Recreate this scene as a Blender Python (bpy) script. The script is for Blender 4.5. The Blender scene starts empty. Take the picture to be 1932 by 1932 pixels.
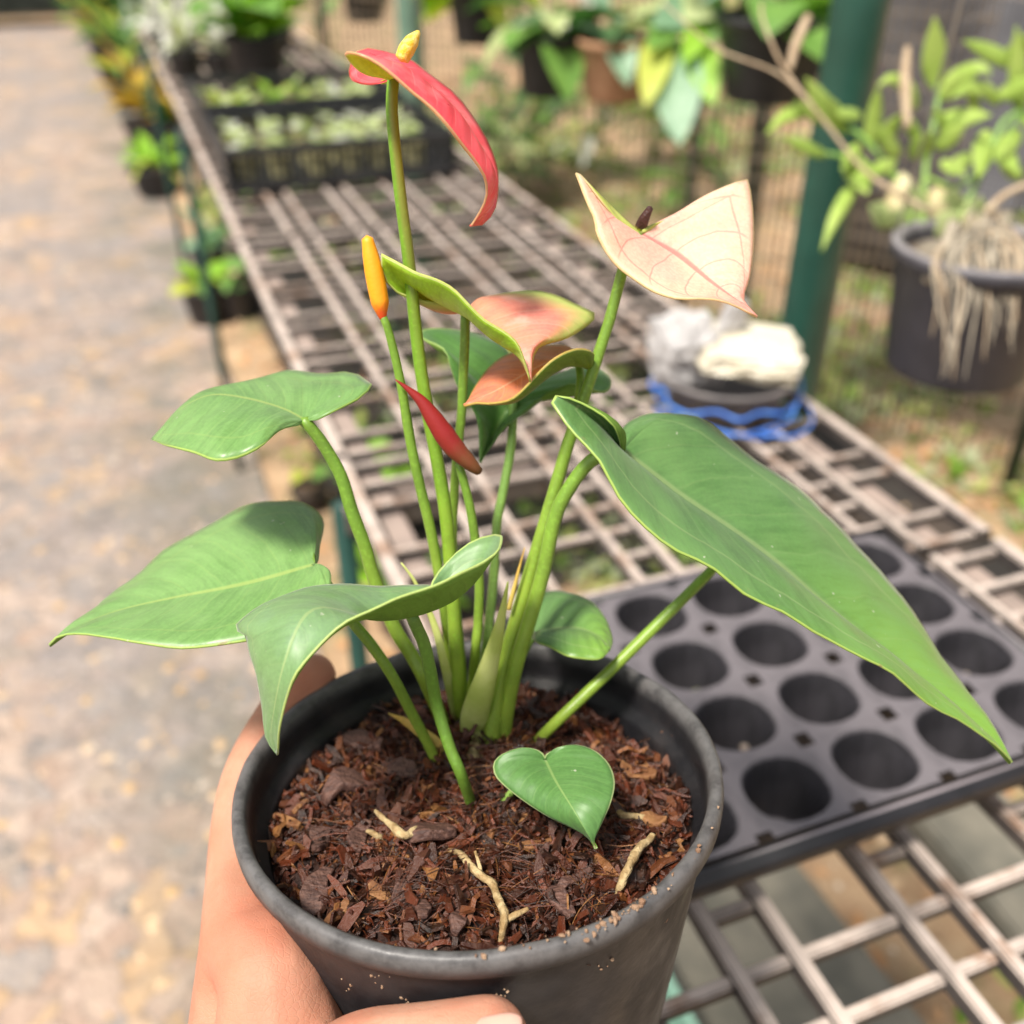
import bpy, bmesh, math, random
import numpy as np
from mathutils import Vector, Matrix, Euler, noise as mnoise

scene = bpy.context.scene
COL = scene.collection
rnd = random.Random(7)
R = math.radians

# ------------------------------------------------------------------ camera
CAMZ = 1.25
PITCH = R(33.2)
FPX = 1860.0                     # focal length in units of the 1932-wide picture
cam_d = bpy.data.cameras.new('camera')
cam = bpy.data.objects.new('camera', cam_d)
COL.objects.link(cam)
cam.location = (0, 0, CAMZ)
cam.rotation_euler = (math.pi/2 - PITCH, 0, 0)
cam_d.sensor_width = 36
cam_d.lens = 36*FPX/1932
cam_d.clip_start = 0.01
cam_d.clip_end = 200
cam_d.dof.use_dof = True
cam_d.dof.focus_distance = 0.228
cam_d.dof.aperture_fstop = 9.0
scene.camera = cam
scene.cycles.max_bounces = 7
scene.cycles.diffuse_bounces = 3
scene.cycles.glossy_bounces = 3
scene.cycles.transmission_bounces = 3

# ------------------------------------------------------------------ sky, sun, exposure
SUN_EL, SUN_AZ = R(62), R(-138)     # azimuth measured from +Y (away from the camera) to the right
world = bpy.data.worlds.new('World')
scene.world = world
world.use_nodes = True
wn = world.node_tree.nodes; wl = world.node_tree.links
bg = wn['Background']
sky = wn.new('ShaderNodeTexSky')
sky.sky_type = 'NISHITA'
sky.sun_disc = False
sky.sun_elevation = SUN_EL
sky.sun_rotation = SUN_AZ
sky.dust_density = 4.0
sky.air_density = 1.0
hs = wn.new('ShaderNodeHueSaturation')       # thin overcast: a paler, greyer sky
hs.inputs['Saturation'].default_value = 0.22
wl.new(sky.outputs[0], hs.inputs['Color'])
wl.new(hs.outputs[0], bg.inputs['Color'])
bg.inputs['Strength'].default_value = 0.085
sun_d = bpy.data.lights.new('sun', 'SUN')
sun_d.energy = 3.3
sun_d.angle = R(9)
sun_d.color = (1.0, 0.93, 0.83)
sun = bpy.data.objects.new('sun', sun_d)
COL.objects.link(sun)
sdir = Vector((math.sin(SUN_AZ)*math.cos(SUN_EL), math.cos(SUN_AZ)*math.cos(SUN_EL), math.sin(SUN_EL)))
sun.rotation_euler = sdir.to_track_quat('Z', 'Y').to_euler()
sun.location = (0, 0, 6)
vs = scene.view_settings
vs.view_transform = 'Standard'
vs.look = 'None'
vs.gamma = 1.0
vs.use_curve_mapping = False
vs.exposure = 0.9

# ------------------------------------------------------------------ geometry helpers
FW = np.array([0, math.cos(PITCH), -math.sin(PITCH)])
UP = np.array([0, math.sin(PITCH), math.cos(PITCH)])
RT = np.array([1.0, 0, 0])
C0 = np.array([0, 0, CAMZ])
def ray(u, v): return FW + RT*(u-966)/FPX + UP*(966-v)/FPX
def at(u, v, d): return C0 + ray(u, v)*d
def on_z(u, v, z):
    r = ray(u, v); return C0 + r*((z-CAMZ)/r[2])
# bench frame: t runs along the bench (20.7 deg left of the view), r across it
AX = R(20.7)
TV = np.array([-math.sin(AX), math.cos(AX), 0]); RV = np.array([math.cos(AX), math.sin(AX), 0])
ZT = 0.85
def W(t, r, z): return TV*t + RV*r + np.array([0, 0, z])
# pot frame
PC = np.array([-.0088, .1791, CAMZ-.1954])
PN = np.array([-.0415, .165, 1.0]); PN /= np.linalg.norm(PN)
PE1 = np.cross([0, 1, 0], PN); PE1 /= np.linalg.norm(PE1)
PE2 = np.cross(PN, PE1)
HS = -.0135                              # level of the potting mix below the rim
def pot_pt(phi, h, r):
    a = R(phi); return PC + PN*h + r*(PE1*math.cos(a) + PE2*math.sin(a))
def pot_ro(h): return .0603 - .015*(-h)/.10
def soil_pt(u, v, hh=0.0):
    r = ray(u, v); q = PC + PN*(HS+hh)
    return C0 + r*(((q-C0)@PN)/(r@PN))
B0 = soil_pt(890, 1430)
SHN = np.array([0, -1.0, .25]); SHN /= np.linalg.norm(SHN)
def sheet(u, v, off=0.0):
    r = ray(u, v); q = B0 + np.array([0, off, 0])
    return C0 + r*(((q-C0)@SHN)/(r@SHN))

def path3(pts):
    """picture points with depth hints -> 3D polyline; a point without a hint takes its depth from its neighbours"""
    pts = [tuple(p) for p in pts]
    uv = [np.array(p[:2], float) for p in pts]
    dep = [None]*len(pts)
    for i, p in enumerate(pts):
        if len(p) > 2:
            s = p[2]
            X = soil_pt(p[0], p[1], s[1]) if isinstance(s, tuple) and s[0] == 'g' else (None if isinstance(s, tuple) else sheet(p[0], p[1], s))
            dep[i] = s[1] if X is None else float((X-C0)@FW)
    known = [i for i, d in enumerate(dep) if d is not None]
    for i in range(len(pts)):
        if dep[i] is None:
            a = max([k for k in known if k < i], default=None); b = min([k for k in known if k > i], default=None)
            if a is None: dep[i] = dep[b]
            elif b is None: dep[i] = dep[a]
            else:
                la = sum(np.linalg.norm(uv[j+1]-uv[j]) for j in range(a, i)); lb = sum(np.linalg.norm(uv[j+1]-uv[j]) for j in range(i, b))
                f = la/(la+lb+1e-9); dep[i] = 1/((1-f)/dep[a] + f/dep[b])
    return np.array([at(u[0], u[1], d) for u, d in zip(uv, dep)])

def smooth(P, n):
    """Catmull-Rom through P, resampled at n+1 points evenly along its length"""
    P = np.asarray(P, float)
    if len(P) == 2:
        f = np.linspace(0, 1, n+1)[:, None]; return P[0]*(1-f)+P[1]*f
    Q = np.vstack([2*P[0]-P[1], P, 2*P[-1]-P[-2]])
    out = []
    for i in range(1, len(Q)-2):
        p0, p1, p2, p3 = Q[i-1:i+3]
        for k in range(12):
            t = k/12
            out.append(.5*((2*p1)+(-p0+p2)*t+(2*p0-5*p1+4*p2-p3)*t*t+(-p0+3*p1-3*p2+p3)*t**3))
    out.append(P[-1]); out = np.array(out)
    L = np.r_[0, np.cumsum(np.linalg.norm(np.diff(out, axis=0), axis=1))]
    s = np.linspace(0, L[-1], n+1)
    return np.stack([np.interp(s, L, out[:, c]) for c in range(out.shape[1])], 1)

def link(name, me, mats=(), parent=None, smooth_shade=True, **props):
    o = bpy.data.objects.new(name, me)
    COL.objects.link(o)
    for m in (mats if isinstance(mats, (list, tuple)) else [mats]):
        if m is not None: me.materials.append(m)
    if smooth_shade and len(me.polygons): me.polygons.foreach_set('use_smooth', [True]*len(me.polygons))
    if parent is not None:
        o.parent = parent
    for k, v in props.items(): o[k] = v
    return o
def mesh(name, V, F):
    me = bpy.data.meshes.new(name)
    me.from_pydata([tuple(map(float, v)) for v in V], [], F)
    me.update()
    return me
def thing(name, label, cat, loc=(0, 0, 0), rot=(0, 0, 0), group=None, absolute=False):
    o = bpy.data.objects.new(name, None)
    o.empty_display_size = .03
    COL.objects.link(o)
    o.location = Vector([float(x) for x in loc]); o.rotation_euler = rot
    o['label'] = label; o['category'] = cat
    if group: o['group'] = group
    if absolute: ABS[o.name] = Vector([float(x) for x in loc])
    return o
ABS = {}
def part(name, me, mats, parent, smooth_shade=True, label=None, kind=None):
    o = bpy.data.objects.new(name, me)
    COL.objects.link(o)
    if not len(me.materials):
        for m in (mats if isinstance(mats, (list, tuple)) else [mats]): me.materials.append(m)
    if smooth_shade: me.polygons.foreach_set('use_smooth', [True]*len(me.polygons))
    o.parent = parent
    if parent.name in ABS: o.matrix_parent_inverse = Matrix.Translation(-ABS[parent.name])
    if label: o['label'] = label
    if kind: o['kind'] = kind
    return o
def tag(o, label=None, cat=None, group=None, kind=None):
    if label: o['label'] = label
    if cat: o['category'] = cat
    if group: o['group'] = group
    if kind: o['kind'] = kind
    return o

def tube(P, rad, n=None, seg=10, flat=1.0, name='tube', wob=0.0, cap=True):
    """tapered tube along a smoothed polyline; rad = list of radii spread along it"""
    n = n or max(8, 4*len(P))
    Q = smooth(P, n)
    rr = np.interp(np.linspace(0, 1, n+1), np.linspace(0, 1, len(rad)), rad)
    V, F = [], []
    T = np.gradient(Q, axis=0); T /= (np.linalg.norm(T, axis=1)[:, None]+1e-12)
    ref = np.array([0, -1.0, .2]) if abs(T[0]@np.array([0, -1.0, .2])) < .9 else np.array([1.0, 0, 0])
    a = np.cross(T[0], ref); a /= np.linalg.norm(a)
    for i in range(n+1):
        a = a - T[i]*(a@T[i]); a /= np.linalg.norm(a)
        b = np.cross(T[i], a)
        for k in range(seg):
            th = 2*math.pi*k/seg
            w = 1 + (wob*mnoise.noise(Vector(Q[i]*400)+Vector((k*3.1, 0, 0))) if wob else 0)
            V.append(Q[i] + rr[i]*w*(a*math.cos(th) + b*flat*math.sin(th)))
    for i in range(n):
        for k in range(seg):
            k2 = (k+1) % seg
            F.append((i*seg+k, i*seg+k2, (i+1)*seg+k2, (i+1)*seg+k))
    if cap:
        V.append(Q[0]-T[0]*rr[0]*.35); c0 = len(V)-1
        V.append(Q[-1]+T[-1]*rr[-1]*.6); c1 = len(V)-1
        for k in range(seg):
            k2 = (k+1) % seg
            F.append((c0, k2, k)); F.append((c1, n*seg+k, n*seg+k2))
    me = mesh(name, V, F)
    uv = me.uv_layers.new(name='UVMap')
    tt = np.linspace(0, 1, n+1)
    for poly in me.polygons:
        for li in poly.loop_indices:
            vi = me.loops[li].vertex_index
            if vi < (n+1)*seg: uv.data[li].uv = (abs((vi % seg)/seg-.5)*2, tt[vi//seg])
            else: uv.data[li].uv = (.5, 0 if vi == (n+1)*seg else 1)
    return me

def box_me(name, sx, sy, sz, bev=0.0, z0=False):
    bm = bmesh.new()
    bmesh.ops.create_cube(bm, size=1)
    for v in bm.verts:
        v.co.x *= sx; v.co.y *= sy; v.co.z *= sz
        if z0: v.co.z += sz/2
    if bev: bmesh.ops.bevel(bm, geom=bm.edges[:], offset=bev, segments=2, affect='EDGES')
    me = bpy.data.meshes.new(name); bm.to_mesh(me); bm.free()
    return me
def lathe_me(name, prof, seg=48, wob=0.0):
    """closed-of-revolution surface from (r, z) pairs"""
    V, F = [], []
    for r, z in prof:
        for k in range(seg):
            th = 2*math.pi*k/seg
            V.append((r*math.cos(th), r*math.sin(th), z))
    n = len(prof)
    for i in range(n-1):
        for k in range(seg):
            k2 = (k+1) % seg
            F.append((i*seg+k, i*seg+k2, (i+1)*seg+k2, (i+1)*seg+k))
    return mesh(name, V, F)

# ------------------------------------------------------------------ materials
def new_mat(name):
    m = bpy.data.materials.new(name); m.use_nodes = True
    nt = m.node_tree
    return m, nt, nt.nodes['Principled BSDF'], nt.nodes['Material Output']
def nd(nt, t, **kw):
    n = nt.nodes.new(t)
    for k, v in kw.items(): setattr(n, k, v)
    return n
def setin(n, key, val):
    n.inputs[key].default_value = val
def mixc(nt, f, a, b, mode='MIX'):
    n = nd(nt, 'ShaderNodeMix', data_type='RGBA', blend_type=mode)
    n.clamp_factor = True
    for i, x in ((0, f), (6, a), (7, b)):
        if hasattr(x, 'is_linked') or isinstance(x, bpy.types.NodeSocket): nt.links.new(x, n.inputs[i])
        elif i == 0: n.inputs[0].default_value = x
        else: n.inputs[i].default_value = (*x, 1) if len(x) == 3 else x
    return n.outputs[2]
def math_(nt, op, a, b=None, c=None, clamp=False):
    n = nd(nt, 'ShaderNodeMath', operation=op); n.use_clamp = clamp
    for i, x in enumerate((a, b, c)):
        if x is None: continue
        if isinstance(x, bpy.types.NodeSocket): nt.links.new(x, n.inputs[i])
        else: n.inputs[i].default_value = x
    return n.outputs[0]
def maprange(nt, x, a, b, c=0.0, d=1.0, smoothstep=True):
    n = nd(nt, 'ShaderNodeMapRange', interpolation_type='SMOOTHSTEP' if smoothstep else 'LINEAR')
    nt.links.new(x, n.inputs['Value'])
    for k, v in (('From Min', a), ('From Max', b), ('To Min', c), ('To Max', d)): n.inputs[k].default_value = v
    return n.outputs['Result']
def noise_(nt, scale, detail=4, rough=.55, coord='Object', vec=None, stretch=None):
    n = nd(nt, 'ShaderNodeTexNoise')
    setin(n, 'Scale', scale); setin(n, 'Detail', detail); setin(n, 'Roughness', rough)
    if vec is None:
        tc = nd(nt, 'ShaderNodeTexCoord'); vec = tc.outputs[coord]
    if stretch:
        mp = nd(nt, 'ShaderNodeMapping'); mp.inputs['Scale'].default_value = stretch
        nt.links.new(vec, mp.inputs['Vector']); vec = mp.outputs[0]
    nt.links.new(vec, n.inputs['Vector'])
    return n.outputs['Fac']
def bump_(nt, bsdf, h, strength=.3, dist=.001):
    b = nd(nt, 'ShaderNodeBump'); setin(b, 'Strength', strength); setin(b, 'Distance', dist)
    nt.links.new(h, b.inputs['Height']); nt.links.new(b.outputs[0], bsdf.inputs['Normal'])
def pm(name, c1, c2, scale=20, rough=.6, bump=.0, bdist=.001, spec=.4, lo=.35, hi=.65, detail=5, dust=None, dust_amt=.8, dust_scale=60, transl=0.0, stretch=None, island=0.0, dust_lo=.25, dust2=None):
    m, nt, b, out = new_mat(name)
    f = noise_(nt, scale, detail, stretch=stretch)
    c = mixc(nt, maprange(nt, f, lo, hi), c1, c2)
    if island:
        g = nd(nt, 'ShaderNodeNewGeometry')
        c = mixc(nt, 1.0, c, nd_val(nt, g.outputs['Random Per Island'], 1-island, 1+island), 'MULTIPLY')
    setin(b, 'Roughness', rough); setin(b, 'Specular IOR Level', spec)
    if dust:
        g = nd(nt, 'ShaderNodeNewGeometry'); s = nd(nt, 'ShaderNodeSeparateXYZ')
        nt.links.new(g.outputs['Normal'], s.inputs[0])
        up = maprange(nt, s.outputs['Z'], dust_lo, .9)
        f2 = maprange(nt, noise_(nt, dust_scale, 4), .25, .6, .55, 1.0)
        fac = math_(nt, 'MULTIPLY', math_(nt, 'MULTIPLY', up, f2), dust_amt)
        if dust2: dust = mixc(nt, maprange(nt, noise_(nt, 22, 6, .7), .5, .66), dust, dust2)
        c = mixc(nt, fac, c, dust)
        nt.links.new(maprange(nt, fac, 0, 1, rough, .85 if rough > .52 else .55), b.inputs['Roughness'])
    nt.links.new(c, b.inputs['Base Color'])
    if bump: bump_(nt, b, noise_(nt, scale*3, 6), bump, bdist)
    if transl:
        t = nd(nt, 'ShaderNodeBsdfTranslucent'); nt.links.new(c, t.inputs['Color'])
        mx = nd(nt, 'ShaderNodeMixShader'); mx.inputs[0].default_value = transl
        nt.links.new(b.outputs[0], mx.inputs[1]); nt.links.new(t.outputs[0], mx.inputs[2]); nt.links.new(mx.outputs[0], out.inputs['Surface'])
    return m
def nd_val(nt, sock, lo, hi):
    v = maprange(nt, sock, 0, 1, lo, hi, False)
    cb = nd(nt, 'ShaderNodeCombineColor')
    for i in range(3): nt.links.new(v, cb.inputs[i])
    return cb.outputs[0]

def leaf_mat(name, base, base2, vein, edge, tip=None, edge_w=.012, edge_soft=.012, vein_amt=.5, lat=.25, nlat=9, rough=.42, spec=.45, transl=.22, tipr=(.5, 1.0), mid_w=.035, blotch=None, coll=0.0, bumpy=.32, specks=False, sheen=0.0):
    """leaf or spathe: UV.x = across (0.5 midrib), UV.y = base to tip"""
    m, nt, b, out = new_mat(name)
    uvn = nd(nt, 'ShaderNodeUVMap'); uvn.uv_map = 'UVMap'
    sp = nd(nt, 'ShaderNodeSeparateXYZ'); nt.links.new(uvn.outputs[0], sp.inputs[0])
    s = math_(nt, 'MULTIPLY', math_(nt, 'ABSOLUTE', math_(nt, 'SUBTRACT', sp.outputs[0], .5)), 2.0)
    t = sp.outputs[1]
    c = mixc(nt, maprange(nt, noise_(nt, 38, 3), .35, .68), base, base2)
    if blotch: c = mixc(nt, maprange(nt, noise_(nt, 90, 4), .5, .68, 0, .7), c, blotch)
    if tip: c = mixc(nt, maprange(nt, t, tipr[0], tipr[1]), c, tip)
    # fine cell texture of the blade
    vor = nd(nt, 'ShaderNodeTexNoise'); setin(vor, 'Scale', 1100); setin(vor, 'Detail', 3)
    tc = nd(nt, 'ShaderNodeTexCoord'); nt.links.new(tc.outputs['Object'], vor.inputs['Vector'])
    c = mixc(nt, maprange(nt, vor.outputs['Fac'], .4, .65, 0, .16), c, tuple(min(1, x*1.9) for x in base))
    ed = maprange(nt, s, 1-edge_w-edge_soft, 1-edge_w)
    c = mixc(nt, ed, c, edge)
    wv = noise_(nt, 60, 2)
    ph = math_(nt, 'ADD', math_(nt, 'SUBTRACT', math_(nt, 'MULTIPLY', t, nlat), math_(nt, 'MULTIPLY', math_(nt, 'POWER', s, 1.4), 1.5)), math_(nt, 'MULTIPLY', wv, .5))
    cx = nd(nt, 'ShaderNodeCombineXYZ'); nt.links.new(math_(nt, 'MULTIPLY', ph, 5.0), cx.inputs[0]); nt.links.new(math_(nt, 'MULTIPLY', s, 2.2), cx.inputs[1])
    stn = nd(nt, 'ShaderNodeTexNoise'); setin(stn, 'Scale', 1.0); setin(stn, 'Detail', 5); setin(stn, 'Roughness', .65); nt.links.new(cx.outputs[0], stn.inputs['Vector'])
    c = mixc(nt, maprange(nt, stn.outputs['Fac'], .35, .7, 0, .26), c, tuple(min(1, x*1.45) for x in base2))
    c = mixc(nt, maprange(nt, stn.outputs['Fac'], .5, .28, 0, .2), c, tuple(x*.62 for x in base))
    if specks:
        sk = maprange(nt, noise_(nt, 380, 2, .5), .735, .76, 0, .5)
        c = mixc(nt, sk, c, (.62, .62, .5))
        be = math_(nt, 'MULTIPLY', maprange(nt, s, .9, .99), maprange(nt, noise_(nt, 130, 3, .6), .62, .7, 0, .8))
        c = mixc(nt, be, c, (.30, .22, .10))
    fr = math_(nt, 'ABSOLUTE', math_(nt, 'SUBTRACT', math_(nt, 'FRACT', ph), .5))
    lv = math_(nt, 'MULTIPLY', maprange(nt, fr, .0, .045, 1, 0), maprange(nt, s, .75, .95, 1, 0))
    md = maprange(nt, s, mid_w*.35, mid_w, 1, 0)
    veinf = math_(nt, 'MAXIMUM', math_(nt, 'MULTIPLY', lv, lat), math_(nt, 'MULTIPLY', md, vein_amt))
    if coll:
        q = math_(nt, 'ABSOLUTE', math_(nt, 'SUBTRACT', s, math_(nt, 'ADD', .66, math_(nt, 'MULTIPLY', wv, .16))))
        veinf = math_(nt, 'MAXIMUM', veinf, math_(nt, 'MULTIPLY', maprange(nt, q, .004, .022, 1, 0), coll))
    c = mixc(nt, veinf, c, vein)
    nt.links.new(c, b.inputs['Base Color'])
    nt.links.new(maprange(nt, noise_(nt, 120, 4), .3, .7, rough-.06, rough+.12), b.inputs['Roughness'])
    setin(b, 'Specular IOR Level', spec)
    setin(b, 'Sheen Weight', sheen); setin(b, 'Sheen Roughness', .45)
    setin(b, 'Coat Weight', .18 if sheen else 0.0); setin(b, 'Coat Roughness', .38)
    h = math_(nt, 'ADD', math_(nt, 'MULTIPLY', veinf, -.6), math_(nt, 'MULTIPLY', noise_(nt, 420, 3), .5))
    h = math_(nt, 'ADD', h, math_(nt, 'MULTIPLY', noise_(nt, 70, 2), 1.6))
    pk = math_(nt, 'MULTIPLY', math_(nt, 'COSINE', math_(nt, 'MULTIPLY', ph, 6.283)), math_(nt, 'MULTIPLY', s, math_(nt, 'SUBTRACT', 1.0, s)))
    h = math_(nt, 'ADD', h, math_(nt, 'MULTIPLY', pk, 2.6))
    bump_(nt, b, h, bumpy, .0006)
    tr = nd(nt, 'ShaderNodeBsdfTranslucent')
    sat = nd(nt, 'ShaderNodeHueSaturation'); setin(sat, 'Saturation', 1.15); setin(sat, 'Value', 1.3)
    nt.links.new(c, sat.inputs['Color']); nt.links.new(sat.outputs[0], tr.inputs['Color'])
    mx = nd(nt, 'ShaderNodeMixShader'); mx.inputs[0].default_value = transl
    nt.links.new(b.outputs[0], mx.inputs[1]); nt.links.new(tr.outputs[0], mx.inputs[2]); nt.links.new(mx.outputs[0], out.inputs['Surface'])
    return m

def stem_mat(name, low, high, tint=None, rough=.4):
    m, nt, b, out = new_mat(name)
    uvn = nd(nt, 'ShaderNodeUVMap'); uvn.uv_map = 'UVMap'
    sp = nd(nt, 'ShaderNodeSeparateXYZ'); nt.links.new(uvn.outputs[0], sp.inputs[0])
    c = mixc(nt, maprange(nt, sp.outputs[1], .0, .9), low, high)
    f = noise_(nt, 60, 5)
    c = mixc(nt, maprange(nt, f, .35, .7, 0, .5), c, tuple(x*.55 for x in high))
    fb = noise_(nt, 900, 2)
    c = mixc(nt, maprange(nt, fb, .5, .7, 0, .35), c, tuple(min(1, x*1.6) for x in high))
    if tint: c = mixc(nt, math_(nt, 'MULTIPLY', maprange(nt, sp.outputs[1], .55, 1.0), maprange(nt, sp.outputs[0], .25, .6, 0, .85)), c, tint)
    nt.links.new(c, b.inputs['Base Color']); setin(b, 'Roughness', rough); setin(b, 'Specular IOR Level', .45)
    setin(b, 'Subsurface Weight', .12); b.inputs['Subsurface Radius'].default_value = (.4, 1, .15); setin(b, 'Subsurface Scale', .002)
    bump_(nt, b, noise_(nt, 260, 4), .35, .0004)
    return m

M = {}
M['leaf'] = leaf_mat('leaf green', (.082, .195, .050), (.135, .265, .080), (.34, .44, .18), (.38, .52, .10), lat=.11, coll=.32, sheen=.14, tip=(.225, .41, .05), transl=.27, tipr=(.35, 1.0), specks=True, mid_w=.05, spec=.6, rough=.36)
M['leaf_light'] = leaf_mat('leaf pale green', (.145, .295, .075), (.215, .375, .12), (.46, .55, .15), (.40, .55, .12), sheen=.17, transl=.28, lat=.10, coll=.12, specks=True, spec=.6, rough=.38)  # paler base also carries the sky gloss on these leaves
M['leaf_grey'] = leaf_mat('leaf greyish green', (.14, .265, .09), (.195, .325, .135), (.38, .48, .2), (.48, .6, .18), sheen=.2, transl=.28, lat=.08, coll=.2, rough=.45, blotch=(.2, .33, .17), specks=True, spec=.6)  # sky sheen is partly put into this greyer base colour
M['leaf_back'] = leaf_mat('leaf underside', (.12, .23, .035), (.16, .28, .05), (.33, .42, .12), (.33, .42, .12), lat=.15, rough=.6, spec=.25)
M['leaf_far'] = leaf_mat('leaf behind', (.085, .215, .045), (.115, .265, .06), (.25, .42, .12), (.3, .45, .12), lat=.12, transl=.35, sheen=.2)
M['leaf_young'] = leaf_mat('young leaf', (.078, .185, .046), (.11, .235, .065), (.30, .42, .14), (.42, .5, .22), sheen=.06, specks=True, tip=(.62, .36, .2), tipr=(.93, 1.0), lat=.14, edge_w=.02, bumpy=.14)
M['sp_red'] = leaf_mat('spathe red', (.84, .06, .085), (.90, .15, .17), (.93, .46, .45), (.62, .45, .22), lat=.35, nlat=10, edge_w=.02, tip=(.6, .16, .1), tipr=(.9, 1.0), blotch=(.88, .3, .3), transl=.36, rough=.32, spec=.5)
M['sp_red_u'] = leaf_mat('spathe red underside', (.55, .62, .03), (.6, .64, .05), (.66, .66, .2), (.66, .62, .2), tip=(.78, .38, .22), tipr=(.35, .75), lat=.2, transl=.08)
M['sp_cream'] = leaf_mat('spathe cream', (.86, .60, .45), (.86, .47, .39), (.72, .16, .16), (.62, .5, .26), tip=(.82, .38, .32), tipr=(.55, 1.0), lat=.5, nlat=6, vein_amt=.7, mid_w=.05, transl=.35, rough=.45, coll=.45, edge_w=.012)
M['sp_cream_u'] = leaf_mat('spathe cream underside', (.4, .5, .08), (.5, .55, .15), (.6, .6, .2), (.6, .6, .2), tip=(.8, .5, .1), tipr=(.7, 1.0), lat=.2, transl=.3)
M['sp_salmon'] = leaf_mat('spathe salmon', (.82, .25, .20), (.76, .36, .22), (.88, .55, .45), (.46, .58, .14), edge_w=.08, edge_soft=.42, lat=.3, nlat=7, vein_amt=.5, blotch=(.88, .52, .44), transl=.3)
M['sp_salmon_u'] = leaf_mat('spathe salmon underside', (.30, .50, .03), (.36, .56, .05), (.5, .6, .2), (.62, .66, .3), tip=(.75, .45, .3), tipr=(.75, 1.0), lat=.2, transl=.3)
M['sp_orange'] = leaf_mat('spathe orange', (.68, .20, .05), (.74, .27, .09), (.84, .5, .32), (.4, .34, .08), edge_w=.03, edge_soft=.1, tip=(.68, .2, .14), tipr=(.35, .9), blotch=(.72, .34, .22), lat=.25, nlat=7, transl=.25)
M['sp_orange_u'] = leaf_mat('spathe orange underside', (.11, .20, .02), (.16, .26, .03), (.4, .45, .1), (.45, .5, .15), tip=(.6, .2, .1), tipr=(.6, 1.0), lat=.15, transl=.25)
M['stem'] = stem_mat('stem green', (.29, .40, .045), (.16, .29, .035))
M['stem_red'] = stem_mat('stem green reddish', (.28, .40, .04), (.14, .29, .022), tint=(.22, .17, .03))
M['stem_dark'] = stem_mat('stem dark green', (.13, .22, .025), (.11, .23, .03))
M['stem_pale'] = stem_mat('stem pale', (.24, .37, .07), (.2, .36, .08))
M['sheath'] = pm('sheath pale lime', (.50, .60, .13), (.64, .70, .24), 90, .45, .3, .0006, transl=.25)
M['sheath_dry'] = stem_mat('sheath yellow', (.55, .42, .10), (.52, .33, .07), rough=.6)
M['spadix_yellow'] = pm('spadix yellow', (.74, .50, .03), (.78, .62, .16), 900, .55, .6, .0006, lo=.4, hi=.6)
M['spadix_orange'] = pm('spadix orange', (.85, .27, .01), (.88, .38, .02), 120, .4, .3, .0004)
def spadix_two(name, c0, c1, a, b, bs_=.5):
    m, nt, bs, out = new_mat(name)
    uvn = nd(nt, 'ShaderNodeUVMap'); uvn.uv_map = 'UVMap'
    sp = nd(nt, 'ShaderNodeSeparateXYZ'); nt.links.new(uvn.outputs[0], sp.inputs[0])
    f = math_(nt, 'ADD', sp.outputs[1], math_(nt, 'MULTIPLY', math_(nt, 'SUBTRACT', noise_(nt, 500, 3), .5), .25))
    c = mixc(nt, maprange(nt, f, a, b), c0, c1)
    nt.links.new(c, bs.inputs['Base Color']); setin(bs, 'Roughness', .5)
    vo = nd(nt, 'ShaderNodeTexVoronoi'); setin(vo, 'Scale', 1300)
    tc = nd(nt, 'ShaderNodeTexCoord'); nt.links.new(tc.outputs['Object'], vo.inputs['Vector'])
    bump_(nt, bs, vo.outputs['Distance'], bs_, .0005)
    return m
M['spadix_brown'] = spadix_two('spadix brown tip', (.36, .36, .03), (.045, .015, .012), .35, .5)
M['spadix_or2'] = spadix_two('spadix orange red base', (.70, .06, .01), (.88, .33, .01), .0, .3, .08)
M['bud'] = spadix_two('bud red', (.17, .06, .022), (.25, .012, .012), .05, .45, .06)
M['root'] = pm('root tan', (.27, .17, .07), (.50, .38, .20), 260, .75, .9, .0012)

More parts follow.
